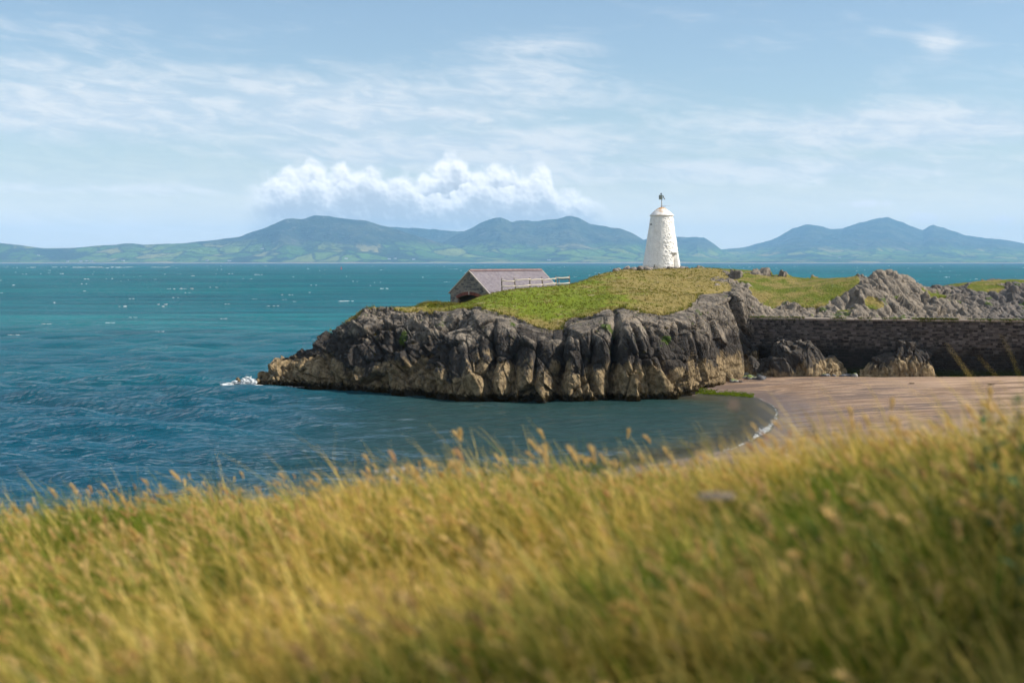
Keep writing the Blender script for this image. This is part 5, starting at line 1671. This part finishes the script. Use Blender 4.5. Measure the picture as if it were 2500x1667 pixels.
# ------------------------------------------------------------------ single plants in the grass
def build_plants():
    mst = material('plant_stem', lambda t: pbsdf(t, (.10, .13, .03), .8))
    mum = material('umbel_florets', lambda t: pbsdf(t, t.mix(t.noise(t.obj(), 40.0, 2.0), (.15, .12, .09), (.26, .21, .16)), .9))
    mpk = material('pink_flower_head', lambda t: pbsdf(t, t.mix(t.noise(t.obj(), 60.0, 2.0), (.60, .32, .22), (.72, .46, .33)), .9))
    mlf = material('broad_leaf', lambda t: pbsdf(t, t.mix(t.noise(t.obj(), 8.0, 3.0), (.03, .07, .012), (.08, .14, .025)), .7))
    mpt = material('white_petal', lambda t: pbsdf(t, (.62, .57, .52), .8))
    r2 = random.Random(6)
    # flat-topped umbel
    x, y, z = at(1750, 1212, 4.6); zg = float(fg(np.array([x]), np.array([y]))[0])
    u = empty('umbel_plant', (x, y, zg)); tag(u, 'flat-topped pale umbel flower head rising from the dune grass', 'flower')
    h = z - zg
    link('stem', tube_mesh('umbel_stem', [(0, 0, -.05), (.01, 0, h * .5), (0, 0, h - .05)], [.005, .004, .003], 6), mst, u)
    bm = bmesh.new()
    for k in range(60):
        rr = .062 * math.sqrt((k + .5) / 60); a = k * 2.4
        bmesh.ops.create_icosphere(bm, subdivisions=1, radius=.0085 * r2.uniform(.7, 1.2), matrix=Matrix.Translation((rr * math.cos(a), rr * math.sin(a), h + .012 - rr * .18)) @ Matrix.Diagonal((1.1, 1.1, .6, 1)))
    link('flower_head', bm_mesh('umbel_head', bm, True), mum, u)
    bm = bmesh.new()
    for k in range(14):
        a = k * 2 * math.pi / 14; e = Vector((.05 * math.cos(a), .05 * math.sin(a), h))
        s = Vector((0, 0, h - .05)); m = (e + s) / 2; d = e - s
        bmesh.ops.create_cone(bm, segments=5, radius1=.0012, radius2=.001, depth=d.length, matrix=Matrix.Translation(m) @ d.to_track_quat('Z', 'Y').to_matrix().to_4x4())
    link('rays', bm_mesh('umbel_rays', bm, True), mst, u)
    # round pink head on a tall thin stalk
    x, y, z = at(1790, 990, 3.4); zg = float(fg(np.array([x]), np.array([y]))[0])
    u = empty('thrift_flower', (x, y, zg)); tag(u, 'round pink flower head on a thin stalk against the water', 'flower'); h = z - zg
    link('stem', tube_mesh('thrift_stem', [(.02, 0, -.05), (.012, 0, h * .6), (0, 0, h)], [.0013, .0011, .0009], 5), mst, u)
    bm = bmesh.new()
    for k in range(40):
        f = (k + .5) / 40; ph = math.acos(1 - 2 * f); a = k * 2.4
        d = Vector((math.sin(ph) * math.cos(a), math.sin(ph) * math.sin(a), math.cos(ph)))
        bmesh.ops.create_icosphere(bm, subdivisions=1, radius=.0030, matrix=Matrix.Translation(d * .0075 + Vector((0, 0, h))))
    link('flower_head', bm_mesh('thrift_head', bm, True), mpk, u)
    # leafy plants by the right edge
    def leafy(px, py, Y, hgt, n, label):
        x, y, z = at(px, py, Y); zg = float(fg(np.array([x]), np.array([y]))[0]); h = max(z - zg, .3)
        u = empty('leafy_plant', (x, y, zg)); tag(u, label, 'plant')
        link('stem', tube_mesh('leafy_stem', [(0, 0, -.05), (.01, .0, h * .5), (-.015, 0, h)], [.006, .005, .002], 6), mst, u)
        for k in range(n):
            f = .25 + .75 * (k + .5) / n; a = k * 2.4; Ll = (.085 - .035 * f) * r2.uniform(.8, 1.2)
            bm = bmesh.new(); vs = []
            for q in range(6):
                g = q / 5; w = .016 * math.sin(math.pi * min(.97, .1 + .88 * g)) + .0008
                px_ = Ll * g; pz = .35 * Ll * g - .45 * Ll * g * g
                vs.append((bm.verts.new((px_, -w, pz)), bm.verts.new((px_, 0, pz - .003)), bm.verts.new((px_, w, pz))))
            for q in range(5):
                for s in (0, 1): bm.faces.new((vs[q][s], vs[q+1][s], vs[q+1][s+1], vs[q][s+1]))
            bm.transform(Matrix.Translation((-.006 * f, 0, h * f)) @ Matrix.Rotation(a, 4, 'Z') @ Matrix.Rotation(-.5, 4, 'Y'))
            link('leaf', bm_mesh('leaf', bm, True), mlf, u)
    leafy(2405, 1000, 5.6, .5, 13, 'tall dark green leafy weed standing above the grass before the sand')
    leafy(2440, 1022, 5.4, .5, 11, 'shorter dark green leafy weed beside the taller one')
    leafy(2490, 960, 4.6, .6, 12, 'leafy weed with the highest tip among the grass on the dune')
    # white campion clump on the crest
    for (px, py, Y, lab) in ((985, 1170, 10.2, 'clump of small white flowers on the grassy crest above the bay'),):
        x, y, z = at(px, py, Y); zg = float(fg(np.array([x]), np.array([y]))[0])
        u = empty('white_flower_clump', (x, y, zg)); tag(u, lab, 'flowers')
        for k in range(11):
            dx, dy = r2.gauss(0, .13), r2.gauss(0, .05); h = (z - zg) + r2.uniform(-.03, .08)
            s = link('stem', tube_mesh('campion_stem', [(dx * .7, dy, -.03), (dx, dy, h)], [.002, .0015], 5), mst, u)
            bm = bmesh.new()
            for q in range(5):
                a = q * 2 * math.pi / 5
                bmesh.ops.create_icosphere(bm, subdivisions=1, radius=.007, matrix=Matrix.Translation((dx + .007 * math.cos(a), dy - .01, h + .007 * math.sin(a))) @ Matrix.Diagonal((1, .45, 1, 1)))
            link('flower', bm_mesh('campion_flower', bm, True), mpt, s)
build_plants()

def build_shade_tree():
    """unseen tree added right of the camera to shade the nearest grass"""
    r2 = np.random.default_rng(19)
    x0, y0 = 6.5, 3.1
    zg = float(fg(np.array([x0]), np.array([y0]))[0])
    u = empty('added_shade_tree', (x0, y0, zg)); u.scale = (1.55, 1.55, 1.55); tag(u, 'unseen small tree added beside the viewpoint to shade the near dune grass', 'tree')
    bark = material('shade_tree_bark', lambda t: pbsdf(t, t.mix(t.noise(t.obj(), 12.0, 4.0), (.05, .04, .03), (.13, .11, .09)), .9))
    lm = material('shade_tree_leaves', leafmat((.03, .055, .008), (.09, .13, .02)))
    link('trunk', tube_mesh('shade_tree_trunk', [(0, 0, -.2), (.05, .02, .5), (-.05, 0, 1.1), (-.2, .05, 1.9)], [.11, .09, .07, .04], 10), bark, u)
    tips = []
    for k in range(13):
        a = k * 2.4; zb = .5 + .09 * k
        e = np.array([math.cos(a) * r2.uniform(.6, 1.3) - .15, math.sin(a) * r2.uniform(.7, 1.5), zb + r2.uniform(.5, 1.5)])
        m = np.array([e[0] * .45, e[1] * .45, zb + (e[2] - zb) * .35])
        link('limb', tube_mesh('shade_tree_limb', [(-.03, 0, zb), m, e], [.045, .03, .010], 6), bark, u)
        tips += [e, m * .4 + e * .6, m]
    tips = np.array(tips); N = 9000
    c = tips[r2.integers(0, len(tips), N)] + r2.normal(0, 1, (N, 3)) * np.array([.30, .36, .30])
    c = c[(c[:, 0] > -1.55) & (c[:, 2] > .3)]; N = len(c)
    d = r2.normal(0, 1, (N, 3)); d /= np.linalg.norm(d, axis=1, keepdims=True)
    e = np.cross(d, r2.normal(0, 1, (N, 3))); e /= np.linalg.norm(e, axis=1, keepdims=True)
    L = (.035 + .03 * r2.random(N))[:, None]
    V = np.stack([c - d * L, c + e * L * .6, c + d * L, c - e * L * .6], 1).reshape(-1, 3)
    o = link('crown', np_mesh('shade_tree_crown', V, np.arange(len(V)).reshape(-1, 4), False, {'tone': np.repeat(r2.random(N), 4)}), lm, u)
    o['kind'] = 'stuff'
build_shade_tree()

def build_beach_weed():
    r2 = random.Random(4)
    for px, py, s, lab in ((2292, 926, .55, 'dark heap of dried seaweed alone on the upper sand'), (1815, 938, .22, 'tiny scrap of seaweed on the sand near the cliff corner'), (2225, 943, .25, 'small dark scrap of seaweed halfway down the sand'), (2420, 952, .3, 'thin dark strand of seaweed on the rippled sand')):
        x, y, z = on_z(px, py, .95); z = float(bed(np.array([x]), np.array([y]))[0])
        bm = bmesh.new()
        for k in range(26):
            a = r2.uniform(0, 6.28); rr = s * math.sqrt(r2.random())
            bm_box(bm, (rr * math.cos(a), rr * math.sin(a) * .5, .03 + .10 * s * r2.random()), (.22 * s + .05, .05, .02), (r2.uniform(-.5, .5), r2.uniform(-.5, .5), r2.uniform(0, 3.1)))
        o = link('seaweed_clump', bm_mesh('seaweed_clump', bm), M_BWEED, None, (x, y, z)); tag(o, lab, 'seaweed')
        o.data.attributes.new('tone', 'FLOAT', 'POINT')
build_beach_weed()

# ------------------------------------------------------------------ hazy air over the bay
def build_haze():
    x0, x1, y0, y1, z0, z1 = -13400, 13400, -300, 24500, -9.0, 600.0
    bm = bmesh.new()
    bm_box(bm, ((x0 + x1) / 2, (y0 + y1) / 2, (z0 + z1) / 2), (x1 - x0, y1 - y0, z1 - z0))
    bmesh.ops.recalc_face_normals(bm, faces=bm.faces)
    me = bm_mesh('haze', bm)
    m = bpy.data.materials.new('hazy_air'); m.use_nodes = True
    t = NT(m.node_tree); out = t.n('ShaderNodeOutputMaterial')
    pv = t.n('ShaderNodeVolumePrincipled')
    t.put(pv.inputs['Color'], (*HAZE_COLOR, 1)); t.put(pv.inputs['Density'], HAZE_DENSITY); t.put(pv.inputs['Anisotropy'], 0.0)
    t.t.links.new(pv.outputs[0], out.inputs['Volume'])
    o = link('haze', me, m); tag(o, 'thin blue sea haze over the bay', 'haze', kind='stuff')
build_haze()
